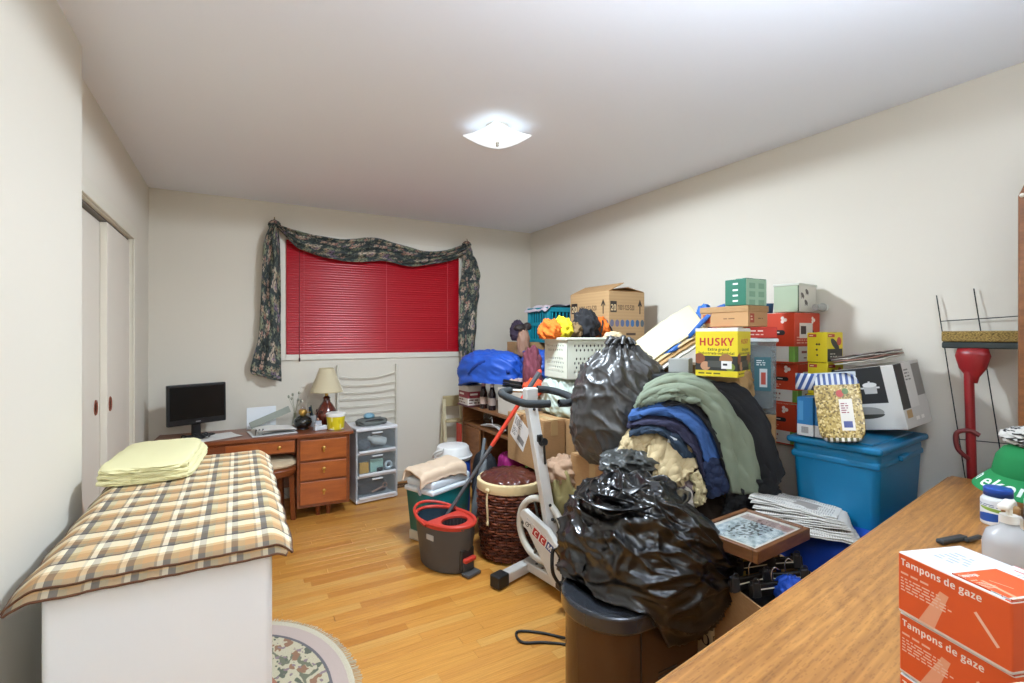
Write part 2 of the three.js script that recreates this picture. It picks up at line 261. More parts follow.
/* ---------- left side: freezer, cloths, rug ---------- */
const woodTex = (a, b, f = 1, ring = 7) => grain(512, 256, (x, y) => { const w = fbm2(x * 3 * f, y * 20 * f, 4), v = Math.sin((y * ring + 1.4 * fbm2(x * 1.2 * f, y * 1.5, 3)) * 6.28); const p = n2(x * 60, y * 240) > .6 ? -.18 : 0; return mixc(a, b, clamp(.5 + .4 * w + .12 * v + p)); });
function boxUV(g, s = 1) { const f = flat(g), p = f.attributes.position, n = f.attributes.normal, u = f.attributes.uv; for (let i = 0; i < p.count; i++) { const ax = Math.abs(n.getX(i)), ay = Math.abs(n.getY(i)), az = Math.abs(n.getZ(i)); if (ay > ax && ay > az) u.setXY(i, p.getX(i) * s, p.getZ(i) * s); else if (ax > az) u.setXY(i, p.getZ(i) * s, p.getY(i) * s); else u.setXY(i, p.getX(i) * s, p.getY(i) * s); } return f; }
{
  const F = { x0: -.39, x1: .082, z0: -2.62, z1: -1.475, h: .797 };
  const t = thing('chest_freezer', 'smooth white chest freezer standing under the plaid tablecloth', 'freezer', [(F.x0 + F.x1) / 2, 0, (F.z0 + F.z1) / 2]);
  const w = F.x1 - F.x0, d = F.z1 - F.z0, wh = M(0xe2e5e6, .28, { clearcoat: .3, clearcoatRoughness: .15 });
  part('body', bx(w, F.h - .06, d, 0, .03 + (F.h - .06) / 2, 0, .018), wh, t);
  part('lid', bx(w, .026, d, 0, F.h - .013, 0, .012), wh, t);
  part('gasket', bx(w - .02, .012, d - .02, 0, F.h - .028, 0), M(0xd5d5d5, .6), t);
  for (const sx of [-1, 1]) for (const sz of [-1, 1]) part('foot', cyl(.018, .02, .03, sx * (w / 2 - .05), .015, sz * (d / 2 - .06), 12), M(0x3a3a3a, .6), t);
  // plaid cloth, folded double
  const plaid = canvas(512, 512, (g) => {
    rect(g, '#e0cda6', 0, 0, 512, 512);
    const across = [[0, 54, 'rgba(62,62,66,.62)'], [54, 56, 'rgba(150,138,92,.35)'], [110, 84, 'rgba(202,150,92,.5)'], [194, 20, 'rgba(96,84,70,.4)'], [214, 42, 'rgba(246,234,204,.6)']];
    const along = [[0, 22, 'rgba(44,36,40,.62)'], [22, 96, 'rgba(246,232,200,.62)'], [118, 40, 'rgba(206,166,112,.4)'], [158, 60, 'rgba(150,92,44,.42)'], [218, 38, 'rgba(70,54,48,.35)']];
    for (const o of [0, 256]) { for (const [a, b, c] of across) rect(g, c, o + a, 0, b, 512); for (const [a, b, c] of along) rect(g, c, 0, o + a, 512, b); }
    for (let i = 0; i < 512; i += 2) { rect(g, 'rgba(0,0,0,.07)', 0, i, 512, 1); rect(g, 'rgba(255,255,255,.05)', i, 0, 1, 512); }
  });
  const pm = M(0xffffff, .9, { map: tex(plaid) });
  const cx = (F.x0 + F.x1) / 2, cz = (F.z0 + F.z1) / 2;
  const drape = (lift, ox0, ox1, oz0, oz1, t_, ph) => {
    const X0 = F.x0 - ox0, X1 = F.x1 + ox1, Z0 = F.z0 - oz0, Z1 = F.z1 + oz1, NU = 70, NV = 110;
    const at = (u, v) => {
      let x = lerp(X0, X1, u), z = lerp(Z1, Z0, v), y = F.h + lift + .0015 * n2(x * 9, z * 7) + .001 * n2(x * 30, z * 5);
      const over = (e, s) => { const k = Math.max(0, s); return k; };
      const ex = Math.max(0, F.x0 - x, x - F.x1), ez = Math.max(0, z - F.z1, F.z0 - z), e = Math.hypot(ex, ez);
      if (e > 0) {
        const sag = Math.pow(e, 1.4) * 2.2, fold = .008 * Math.sin((ex > ez ? z : x) * 15 + ph) * smooth(0, .08, e);
        y -= sag * (1 - .18 * smooth(.02, .08, Math.min(ex, ez))) ;
        const keep = .85; if (x < F.x0) x = F.x0 - ex * keep - Math.abs(fold); if (x > F.x1) x = F.x1 + ex * keep + Math.abs(fold); if (z > F.z1) z = F.z1 + ez * keep + .006 + Math.abs(fold) * .6; if (z < F.z0) z = F.z0 - ez * keep;
      }
      return [x - cx, y, z - cz];
    };
    const g = sheet(at, NU, NV, t_);
    g.userData.edge = [...Array(40)].map((_, i) => at(0, .5 - i / 78)).concat([...Array(60)].map((_, i) => at((i + 1) / 60, 0)), [...Array(40)].map((_, i) => at(1, (i + 1) / 80)));
    const p = g.attributes.uv; for (let i = 0; i < p.count; i++) p.setXY(i, p.getX(i) * (X1 - X0) / .145, p.getY(i) * (Z1 - Z0) / .2); return g;
  };
  const c = thing('tablecloth', 'brown and cream plaid cloth folded double over the white freezer', 'cloth', [cx, 0, cz]);
  const brown = M(0x5e3a22, .85);
  for (const [n, g] of [['upper_layer', drape(.012, .06, .055, .04, .024, .0035, 0)], ['lower_layer', drape(.0045, .048, .035, .03, .04, .0035, 1.3)]]) { const l = part(n, g, pm, c); part('hem', tube(g.userData.edge, .003, 280, 5), brown, l, 'brown bound edge'); }
}
{ // folded pale yellow cloth
  const t = thing('folded_sheet', 'pale yellow bed sheet folded on the far end of the plaid cloth', 'linen', [-.285, .812, -2.5], -.06);
  const m = M(0xe6dfae, .9);
  for (let k = 0; k < 3; k++) part('fold', lump(.15 - k * .006, .014, .29 - k * .01, { squash: 6, amp: .035, freq: 2.2, fold: .05, ff: 2.5, flatBottom: -.85, s: k * 7 }, 72, 36).translate(-.004 * k, (.013 + k * .02), k * .008), m, t);
  for (let k = 0; k < 3; k++) part('edge_fold', tube([...Array(14)].map((_, i) => [-.135 + i * .27 / 13, .018 + k * .018 + .004 * n2(i * .5, k), .28 - k * .01 + .006 * n2(i * .4, k + 4)]), .0088, 50, 8), m, t);
}
{ // oval rug
  const R = (x, y) => { const dx = x - .5, dy = y - .5; return Math.hypot(dx, dy) * 2; };
  const c = grain(512, 512, (x, y) => {
    const r = R(x, y), n = fbm2(x * 8, y * 8, 3), fine = .5 + .5 * n2(x * 160, y * 160); let k;
    if (r > .95) k = [205, 196, 170]; else if (r > .82) k = mixc([186, 165, 156], [200, 182, 170], fine); else if (r > .795) k = [104, 100, 104];
    else if (r > .4) { k = [196, 186, 156]; const a = Math.atan2(y - .5, x - .5), w = Math.sin(a * 9 + 5 * n) * .06, q = Math.abs(r - .62 - w); if (q < .035) k = [112, 114, 92]; if (n > .3) k = [146, 108, 82]; if (n < -.3) k = [96, 100, 84]; if (n2(x * 22 + 9, y * 22) > .62) k = [140, 120, 124]; }
    else k = [168, 112, 88];
    return mixc(k, [90, 80, 70], .18 * fine);
  });
  const t = thing('oval_rug', 'pale oval floral rug with fringe on the floor beside the freezer', 'rug', [-.03, .004, -2.02]);
  const g = new THREE.CylinderGeometry(1, 1, .012, 72, 1); g.scale(.43, 1, .58); part('pile', g, M(0xffffff, .95, { map: tex(c), bumpMap: plasterBump, bumpScale: .002 }), t);
  const fr = []; for (let i = 0; i < 520; i++) { const a = i / 520 * 6.2832 + rr(-.004, .004), l = rr(.02, .035), b = a + rr(-.05, .05); fr.push(rod([Math.cos(a) * .425, .001, Math.sin(a) * .575], [Math.cos(a) * .43 + Math.cos(b) * l, -.002, Math.sin(a) * .58 + Math.sin(b) * l], .0013, 4)); }
  const f = part('fringe', fr, M(0xcfc6ac, .95), t); f.userData.kind = 'stuff';
}

/* ---------- desk and what stands on it ---------- */
const cherry = woodTex([104, 50, 24], [146, 78, 38]), cherryMat = M(0xffffff, .32, { map: tex(cherry), clearcoat: .3, clearcoatRoughness: .2 });
const cherryBright = M(0xffffff, .32, { map: tex(woodTex([142, 70, 28], [184, 102, 46])), clearcoat: .3, clearcoatRoughness: .2 });
const brass = M(0xc9a45a, .28, { metalness: .9 }), DX = .135, DZ = -4.07, DT = -.055;
const onDesk = (x, z) => { const c = Math.cos(DT), s = Math.sin(DT); return [DX + x * c + z * s, DZ - x * s + z * c]; };   // desk coordinates to room
const DTOP = .635;
{
  const t = thing('writing_desk', 'reddish brown wooden writing desk with drawers against the back wall', 'desk', [DX, 0, DZ], DT);
  const W = 1.29, D = .44;
  part('desk_top', boxUV(bx(W, .028, D, 0, DTOP - .014, 0, .006), 1.2), cherryMat, t);
  part('apron', boxUV(bx(.86, .1, .018, -.19, DTOP - .08, .19), 1.2), cherryMat, t);
  part('back_panel', boxUV(bx(W - .06, .46, .015, 0, DTOP - .26, -.2), 1.2), cherryMat, t);
  const ped = (x, side) => {
    part('pedestal', boxUV(span(x - .185, x + .185, .085, DTOP - .028, -.2, .19, .004), 1.2), cherryMat, t);
    const ys = [[.108, .27], [.285, .415], [.43, .59]].map(([a, b]) => [a, b]).slice(0, 3);
    for (const [a, b] of [[.11, .275], [.29, .42], [.435, .585]]) {
      const d = part('drawer', boxUV(span(x - .165, x + .16, a, b, .186, .204, .005), 1.2), cherryBright, t);
      part('pull', [lathe([[0, .02], [.012, .018], [.014, .012], [.006, .006], [.008, 0]], 16).rotateX(Math.PI / 2).translate(x, (a + b) / 2 + .012, .204), bx(.014, .034, .004, x, (a + b) / 2 - .004, .206, .002)], brass, d);
    }
    for (const sx of [-1, 1]) for (const sz of [-1, 1]) part('foot', boxUV(new THREE.CylinderGeometry(.026, .018, .085, 4, 1).rotateY(.785).translate(x + sx * (sx > 0 && 0 ? 0 : .13) * (sz > 0 ? .28 : 1), .0425, sz * .12)), cherryMat, t);
  };
  ped(.435); 
  const d = part('drawer', boxUV(span(-.2, .235, DTOP - .125, DTOP - .04, .186, .205, .005), 1.2), cherryBright, t); part('knob', lathe([[0, .022], [.011, .02], [.013, .014], [.005, .008], [.007, 0]], 16).rotateX(Math.PI / 2).translate(.135, DTOP - .082, .205), brass, d);
  for (const z of [-.17, .16]) part('leg', boxUV(bx(.05, .607, .05, -.6, .3035, z, .004), 1.2), cherryMat, t);
}
{ // stool in the kneehole
  const t = thing('stool', 'low wooden stool with cream cushion tucked under the desk', 'stool', [.22, 0, -3.97], .1);
  part('cushion', lathe([[0, .46], [.12, .456], [.165, .44], [.17, .42], [.165, .405], [0, .405]], 32), M(0xc8b393, .85), t);
  part('seat_frame', lathe([[0, .405], [.172, .405], [.174, .38], [.165, .345], [.15, .34], [.15, .4]], 32), cherryMat, t);
  for (const a of [.5, 2.1, 3.7, 5.3]) part('leg', bar([Math.cos(a) * .135, .36, Math.sin(a) * .135], [Math.cos(a) * .15, 0, Math.sin(a) * .15], .034, .034), cherryMat, t);
}
{ // cables under the desk
  single('power_cord', 'thin white cord hanging on the wall under the desk', 'cord', tube([[.33, .4, -4.37], [.36, .26, -4.36], [.3, .14, -4.36], [.35, .05, -4.34], [.42, .03, -4.3], [.38, .012, -4.25]], .004, 50, 6), M(0xbdb8ae, .6));
}
{ // monitor
  const [x, z] = onDesk(-.39, -.03), t = thing('monitor', 'black flat computer monitor on the left of the desk', 'monitor', [x, DTOP, z], .42);
  const k = M(0x17181a, .35);
  part('base', [lathe([[0, .014], [.06, .013], [.1, .008], [.105, 0], [0, 0]], 32).scale(1.05, 1, .8)], k, t);
  part('neck', bx(.055, .12, .03, 0, .07, -.02, .006), k, t);
  const s = part('casing', bx(.375, .285, .035, 0, .235, 0, .008), k, t); s.rotation.x = -.02;
  part('screen', bx(.345, .225, .002, 0, .246, .018), M(0x0c0d0d, .22), s);
  part('badge', bx(.03, .006, .0015, 0, .112, .0185), M(0xa9adb2, .3, { metalness: .6 }), s);
}
function text_plate(parent, s, [x, y, z], w, h, color, back = '#17181a', name = 'lettering') {
  const c = canvas(256, Math.max(32, Math.round(256 * h / w)), (g, W, Hh) => { rect(g, back, 0, 0, W, Hh); text(g, s, W / 2, Hh / 2, Hh * .85, color, { align: 'center', w: W * .94 }); });
  return part(name, bx(w, h, .0015, x, y, z), M(0xffffff, .5, { map: tex(c) }), parent);
}
{ const [x, z] = onDesk(-.28, .06); single('paper_sheet', 'white paper lying at the front of the monitor', 'paper', sheet((u, v) => [(u - .5) * .3, .003 + .003 * Math.sin(u * 3 + v * 4), (v - .5) * .21], 12, 12, .0015), M(0xe4e2dd, .8), [x, DTOP, z], .35); }
{ const [x, z] = onDesk(-.36, .09); const pts = []; for (let i = 0; i < 46; i++) { const a = i * .55; pts.push([Math.cos(a) * (.05 + .035 * Math.sin(i * .37)) + .03 * Math.sin(i * .13), .012 + .012 * (i % 5) / 2, Math.sin(a) * (.03 + .015 * Math.cos(i * .5))]); } single('cable_coil', 'tangle of black cable lying below the monitor', 'cable', tube(pts, .0042, 260, 6), M(0x1b1c1e, .5), [x, DTOP + .004, z]); }
{ // binder open with papers
  const [x, z] = onDesk(.05, .0), t = thing('ring_binder', 'open white ring binder with a grey spine and papers on the desk', 'binder', [x, DTOP, z], .12);
  const wm = M(0xd9dad8, .5), gm = M(0x8e9389, .5);
  part('cover', bx(.3, .004, .26, .03, .004, .05, .001), wm, t);
  for (let k = 0; k < 5; k++) part('page', sheet((u, v) => [-.1 + u * .26 + k * .004, .008 + k * .005 + .02 * Math.sin(u * 2.4 + k * .2) * (1 - .1 * k), -.06 + v * .22 + k * .003], 14, 8, .0025), M(0xe2dfd8, .85), t);
  part('spine', bx(.29, .05, .006, 0, 0, 0, .002).rotateZ(.36).translate(.03, .105, -.02), gm, t);
  part('back_cover', bx(.2, .16, .005, -.02, .1, -.08, .001), M(0xe0e4e8, .5), t);
  for (let k = 0; k < 3; k++) part('ring', new THREE.TorusGeometry(.02, .0025, 8, 20).rotateY(1.2).translate(-.09 + k * .022, .03, .14), M(0x2a2b2d, .3, { metalness: .6 }), t);
}
{ // oil lamp
  const [x, z] = onDesk(.3, .0), t = thing('oil_lamp', 'dark glass oil lamp with clear chimney on the desk', 'lamp', [x, DTOP, z]);
  part('font', lathe([[0, 0], [.045, 0], [.047, .008], [.04, .014], [.06, .03], [.068, .055], [.062, .08], [.04, .1], [.022, .108], [0, .11]], 32), M(0x0d1311, .12, { clearcoat: .6 }), t);
  part('burner', lathe([[.02, .106], [.024, .115], [.03, .12], [.03, .14], [.024, .15], [.01, .155], [0, .155]], 24), brass, t);
  part('chimney', lathe([[.026, .145], [.028, .16], [.045, .19], [.048, .215], [.036, .25], [.025, .28], [.022, .32], [.0235, .325], [.0205, .32], [.0235, .28], [.0345, .25], [.046, .215], [.043, .19], [.026, .16]], 28), M(0xffffff, .03, { transmission: 1, ior: 1.3 }), t);
  part('wick_knob', rod([.03, .128, 0], [.055, .128, .01], .004, 8), brass, t);
}
{ // dried stems in glass vase behind the oil lamp
  const [x, z] = onDesk(.25, -.12), t = thing('bud_vase', 'small clear vase with thin dried stems left of the oil lamp', 'vase', [x, DTOP, z]);
  part('vase', lathe([[0, 0], [.022, 0], [.026, .03], [.014, .08], [.012, .11], [.014, .112], [.01, .108], [.011, .08], [.023, .03]], 20), M(0xf2f4f0, .05, { transmission: 1, ior: 1.3 }), t);
  for (let i = 0; i < 6; i++) { const a = i * 1.1, s = part('stem', tube([[0, .05, 0], [Math.cos(a) * .012, .14, Math.sin(a) * .012], [Math.cos(a) * .045, .2 + i * .012, Math.sin(a) * .03]], .0014, 12, 5), M(0x9a9a7c, .8), t); part('bud', new THREE.IcosahedronGeometry(.009, 1).scale(1, 1.5, 1).translate(Math.cos(a) * .045, .205 + i * .012, Math.sin(a) * .03), M(0x9b9d8c, .8), s); }
}
{ // table lamp
  const [x, z] = onDesk(.48, -.08), t = thing('table_lamp', 'brown ceramic table lamp with cream fabric shade on the desk', 'lamp', [x, DTOP, z]);
  part('base', lathe([[0, 0], [.06, 0], [.068, .012], [.078, .05], [.082, .09], [.07, .13], [.046, .17], [.03, .19], [.024, .215], [.03, .222], [.012, .24], [0, .24]], 32), M(0x5a2012, .2, { clearcoat: .6 }), t);
  const col = [0xd8a58a, 0x8a3a22, 0x3a120a]; for (let i = 0; i < 14; i++) { const a = i / 14 * 6.28, y = .06 + .06 * (i % 3) / 2, r = .078 - .1 * Math.max(0, y - .1); part('painted_petal', lump(.017, .013, .006, {}, 12, 8).rotateY(Math.PI / 2 - a).translate(Math.cos(a) * r, y, Math.sin(a) * r), M(col[i % 3], .4), t); }
  part('socket', cyl(.014, .014, .05, 0, .26, 0, 12), brass, t);
  part('shade', lathe([[.122, .27], [.118, .29], [.056, .455], [.054, .46], [.052, .455], [.115, .288], [.119, .27]], 40), M(0xdccfae, .9, { transmission: .25 }), t);
  part('shade_trim', [new THREE.TorusGeometry(.121, .004, 6, 48).rotateX(Math.PI / 2).translate(0, .273, 0), new THREE.TorusGeometry(.0545, .003, 6, 32).rotateX(Math.PI / 2).translate(0, .458, 0)], M(0xc9ba94, .8), t);
}
{ // yellow wipes tub
  const [x, z] = onDesk(.53, .1), t = thing('plastic_tub', 'yellow printed tub with white lid at the desk corner', 'tub', [x, DTOP, z]);
  const c = canvas(512, 128, (g) => { rect(g, '#dcc820', 0, 0, 512, 128); for (let i = 0; i < 60; i++) { g.fillStyle = ['#e9dc4a', '#c7b312', '#f0e88a'][i % 3]; g.beginPath(); g.arc((i * 97) % 512, (i * 41) % 128, 5 + i % 7, 0, 7); g.fill(); } for (const x of [64, 192, 320, 448]) { g.fillStyle = '#e8e4d8'; g.beginPath(); g.ellipse(x, 62, 40, 24, 0, 0, 7); g.fill(); scribble(g, '#a05090', x - 28, 50, 56, 24, 2, x); } });
  part('body', lathe([[0, 0], [.058, 0], [.06, .004], [.068, .1]], 32), M(0xffffff, .4, { map: tex(c) }), t);
  part('lid', lathe([[.07, .1], [.071, .122], [.066, .127], [0, .128]], 32), M(0xe6e4de, .45), t);
}
{ const [x, z] = onDesk(.42, .1), t = thing('tape_dispenser', 'white plastic tape dispenser before the ceramic lamp', 'stationery', [x, DTOP, z], .3); part('body', [bx(.1, .035, .04, 0, .0175, 0, .01), bx(.05, .03, .04, -.02, .045, 0, .012)], M(0xd5d8dd, .4), t); part('roll', cyl(.025, .025, .022, -.02, .06, 0, 20).rotateX(0).rotateY(0), M(0xb8c0cc, .3), t); }
{ const [x, z] = onDesk(.385, -.03), t = thing('pen_cup', 'grey cup of dark pens between the two desk lamps', 'cup', [x, DTOP, z - .06]); part('cup', lathe([[0, 0], [.032, 0], [.036, .09], [.033, .09], [.03, .006], [0, .006]], 24), M(0x9fa2a4, .5), t); for (let i = 0; i < 5; i++) part('pen', rod([rr(-.015, .015), .01, rr(-.015, .015)], [rr(-.06, .05), rr(.14, .17), rr(-.03, .03)], .0045, 8), M([0x1a2440, 0x202020, 0x24405a, 0x38503a, 0x181820][i], .4), t); }

/* ---------- drawer cart, gate ---------- */
{
  const t = thing('drawer_cart', 'white plastic three drawer cart with see through fronts beside the desk', 'drawers', [.972, 0, -4.165], .13);
  const wm = M(0xdfe0e2, .35), clear = M(0xf4f7f8, .08, { transmission: .95, ior: 1.2 }), side = M(0xe6e8ea, .6, { transmission: .55, ior: 1.2 });
  const W = .355, D = .33, Ht = .61, CX = .972;
  part('top_panel', bx(W, .03, D, 0, Ht - .015, 0, .01), wm, t);
  part('bottom_panel', bx(W, .03, D, 0, .025, 0, .008), wm, t);
  for (const s of [-1, 1]) part('side_panel', bx(.016, Ht - .06, D - .01, s * (W / 2 - .009), Ht / 2, 0, .004), side, t);
  part('back_panel', bx(W - .02, Ht - .06, .008, 0, Ht / 2, -D / 2 + .01), side, t);
  for (const y of [.215, .4]) part('shelf_rail', bx(W - .01, .022, D - .01, 0, y, 0, .006), wm, t);
  const ys = [[.042, .2], [.228, .386], [.413, .575]];
  ys.forEach(([a, b], k) => {
    const d = part('drawer', [span(-.155, .155, a, b, D / 2 - .012, D / 2 - .006), span(-.155, .155, a, a + .004, -D / 2 + .03, D / 2 - .012), span(-.155, -.151, a, b - .02, -D / 2 + .03, D / 2 - .012), span(.151, .155, a, b - .02, -D / 2 + .03, D / 2 - .012)], clear, t);
    part('drawer_lip', [bx(.31, .02, .022, 0, a + .004, D / 2 + .002, .006), bx(.09, .012, .014, 0, b - .012, D / 2, .004)], wm, d);
  });
  for (const sx of [-1, 1]) for (const sz of [-1, 1]) part('foot', cyl(.014, .012, .012, sx * .15, .006, sz * .13, 10), wm, t);
  // contents
  const put = (x, y, z) => { const c = Math.cos(.13), s = Math.sin(.13); return [CX + x * c + z * s, y, -4.165 - x * s + z * c]; };
  const it = (n, l, cat, g, m, x, y, z, r = .13) => single(n, l, cat, g, m, put(x, y, z), r);
  it('spray_bottle', 'white bottle lying in the top cart drawer', 'bottle', [lathe([[0, 0], [.034, .002], [.036, .1], [.018, .125], [.016, .15], [0, .152]], 20).rotateZ(1.25).translate(.06, .05, 0)], M(0xdcdcd8, .4), .03, .418, .1);
  it('yarn_ball', 'grey bundle at the left of the top cart drawer', 'bundle', lump(.06, .05, .05, { fold: .2, ff: 5 }, 30, 20).translate(0, .038, 0), M(0x5b6066, .8), -.09, .419, .08);
  it('cloth_scrap', 'pale cloth crumpled at the back of the top cart drawer', 'cloth', lump(.06, .06, .04, { fold: .2, ff: 3 }, 30, 20).translate(0, .046, 0), M(0xb8aea2, .85), .06, .419, -.02);
  it('note_pad', 'orange yellow card box in the middle cart drawer', 'box', bx(.075, .085, .03, 0, .043, 0, .003), M(0xd9a23a, .7), -.095, .234, .11);
  it('index_card_pack', 'pale green pack standing in the middle cart drawer', 'cards', bx(.11, .1, .02, 0, .05, 0, .003), M(0xa9cfc0, .7), .012, .234, .11);
  it('tape_roll', 'white tape roll at the right of the middle cart drawer', 'tape', new THREE.TorusGeometry(.026, .011, 10, 24).translate(0, .037, 0), M(0xcdd2d4, .5), .115, .234, .11);
  it('black_box', 'black gadget in front of the green pack', 'gadget', [bx(.05, .035, .02, 0, .0175, 0, .006), cyl(.012, .012, .008, 0, .018, .013, 14).rotateX(0)], M(0x26282b, .5), .03, .234, .14);
  it('dark_fabric', 'dark cloth folded in the bottom cart drawer', 'cloth', lump(.13, .055, .08, { squash: 4, fold: .12 }, 36, 22).translate(0, .042, 0), M(0x33353a, .8), -.005, .047, 0);
  it('craft_scissors', 'pinkish brown handled tool in the bottom cart drawer', 'tool', [rod([-.04, .02, 0], [.06, .05, 0], .008), new THREE.TorusGeometry(.018, .005, 8, 18).translate(.07, .06, 0)], M(0xa67c68, .5), .01, .05, .12);
  // clutter on top
  const top = [.02, .61, .02];
  { const o = thing('grey_handbag', 'grey bag lying on top of the drawer cart', 'bag', put(.0, .61, .03), .2); part('bag', lump(.125, .032, .08, { squash: 3, fold: .14, ff: 3 }, 44, 24).translate(0, .024, 0), M(0x6c706c, .55), o); part('handle', tube([[-.1, .03, .05], [-.05, .05, .085], [.04, .05, .085], [.1, .028, .045]], .005, 30, 6), M(0x3c4044, .5), o); }
  it('blue_pouch', 'light blue cloth pouch on top of the grey bag', 'pouch', lump(.045, .025, .035, { fold: .3, ff: 3 }, 30, 20).translate(0, .018, 0), M(0x7fa6b8, .8), -.02, .664, .03);
  it('headband', 'dark curled strap at the right of the blue pouch', 'strap', tube([[-.03, .004, 0], [-.02, .03, 0], [.01, .035, .01], [.03, .02, 0], [.02, .006, .01]], .005, 30, 6), M(0x5b5048, .7), .11, .615, .02);
}
{
  const t = thing('baby_gate', 'white wire gate leaning on the back wall behind the drawer cart', 'gate', [.99, 0, -4.37]);
  const m = M(0xdcd6c6, .45);
  for (const x of [-.245, .265]) part('upright', rod([x, .01, 0], [x, 1.1, 0], .009, 10), m, t);
  for (let i = 0; i < 15; i++) { const y = .1 + i * .064; part('rail', tube([[-.245, y + (i === 14 ? .01 : 0), 0], [-.1, y - .012 * (i > 11), .002], [.1, y - .008 * (i > 11), .002], [.265, y + (i === 14 ? .03 : .008), 0]], .0045, 18, 6), m, t); }
  for (const x of [-.245, .265]) part('foot_cap', cyl(.013, .013, .03, x, .016, 0, 12), M(0xc8c0ae, .6), t);
}

/* ---------- middle of the room: cleaning things, hamper, bike ---------- */
const white = M(0xe2e1dd, .4), black = M(0x1a1b1c, .5), chrome = M(0xc8c8c8, .2, { metalness: .95 });
const cardTex = grain(256, 256, (x, y) => mixc([158, 120, 78], [188, 150, 104], clamp(.5 + .25 * fbm2(x * 6, y * 30, 3) + .1 * n2(x * 80, y * 80))));
const card = M(0xffffff, .8, { map: tex(cardTex) }), cardIn = M(0xe6d2b6, .85, { map: tex(cardTex) });
{ // teal cooler
  const t = thing('cooler', 'teal and white picnic cooler standing behind the mop bucket', 'cooler', [1.19, 0, -3.12], .42); t.scale.set(1, 1.13, 1);
  part('body', new THREE.CylinderGeometry(.255, .215, .3, 4, 1).rotateY(.785).scale(1, 1, .68).translate(0, .15, 0), M(0x128084, .45), t);
  part('base_band', bx(.33, .06, .24, 0, .032, 0, .012), M(0xd8d4c4, .5), t);
  part('rim', bx(.385, .03, .27, 0, .31, 0, .012), M(0xdfe6ea, .4), t);
  part('lid', bx(.365, .05, .25, 0, .348, 0, .02), M(0xd9e3ea, .35), t);
  part('handle', tube([[-.19, .29, .02], [-.21, .34, .03], [-.12, .42, .1], [.12, .42, .1], [.21, .34, .03], [.19, .29, .02]], .009, 50, 8), M(0xd3dde6, .35), t);
  part('badge', cyl(.035, .035, .006, 0, .15, .155, 24).rotateX(0), M(0xb8292e, .5), t);
}
{ // towel on cooler
  single('towel', 'beige towel thrown over the teal cooler', 'towel', sheet((u, v) => { const x = (u - .5) * .38, z = (v - .5) * .34, e = Math.max(0, Math.abs(z) - .1), ex = Math.max(0, Math.abs(x) - .16); return [x + .02 * Math.sin(v * 5), .03 + .01 * Math.sin(x * 11 + z * 6) + .006 * n2(x * 12, z * 8) - e * 1.0 - ex * .7, z * (1 - .3 * smooth(.1, .17, Math.abs(z)))]; }, 50, 44, .012), M(0xd9c1a6, .95), [1.16, .46, -3.1], .3);
}
{ // water jug
  const t = thing('water_jug', 'round white lidded water jug with blue body behind the cooler', 'jug', [1.44, 0, -3.48]); t.scale.set(1, 1.06, 1);
  part('body', lathe([[0, 0], [.125, 0], [.13, .02], [.135, .4], [0, .4]], 36), M(0x2346a0, .4), t);
  part('lid', lathe([[.142, .39], [.142, .425], [.13, .44], [.122, .475], [.11, .487], [0, .49]], 40), white, t);
  part('rim', new THREE.TorusGeometry(.142, .009, 8, 48).rotateX(Math.PI / 2).translate(0, .41, 0), white, t);
  part('handle', tube([[-.15, .4, 0], [-.165, .43, .02], [-.15, .46, .05], [-.11, .48, .09]], .009, 20, 8), white, t);
}
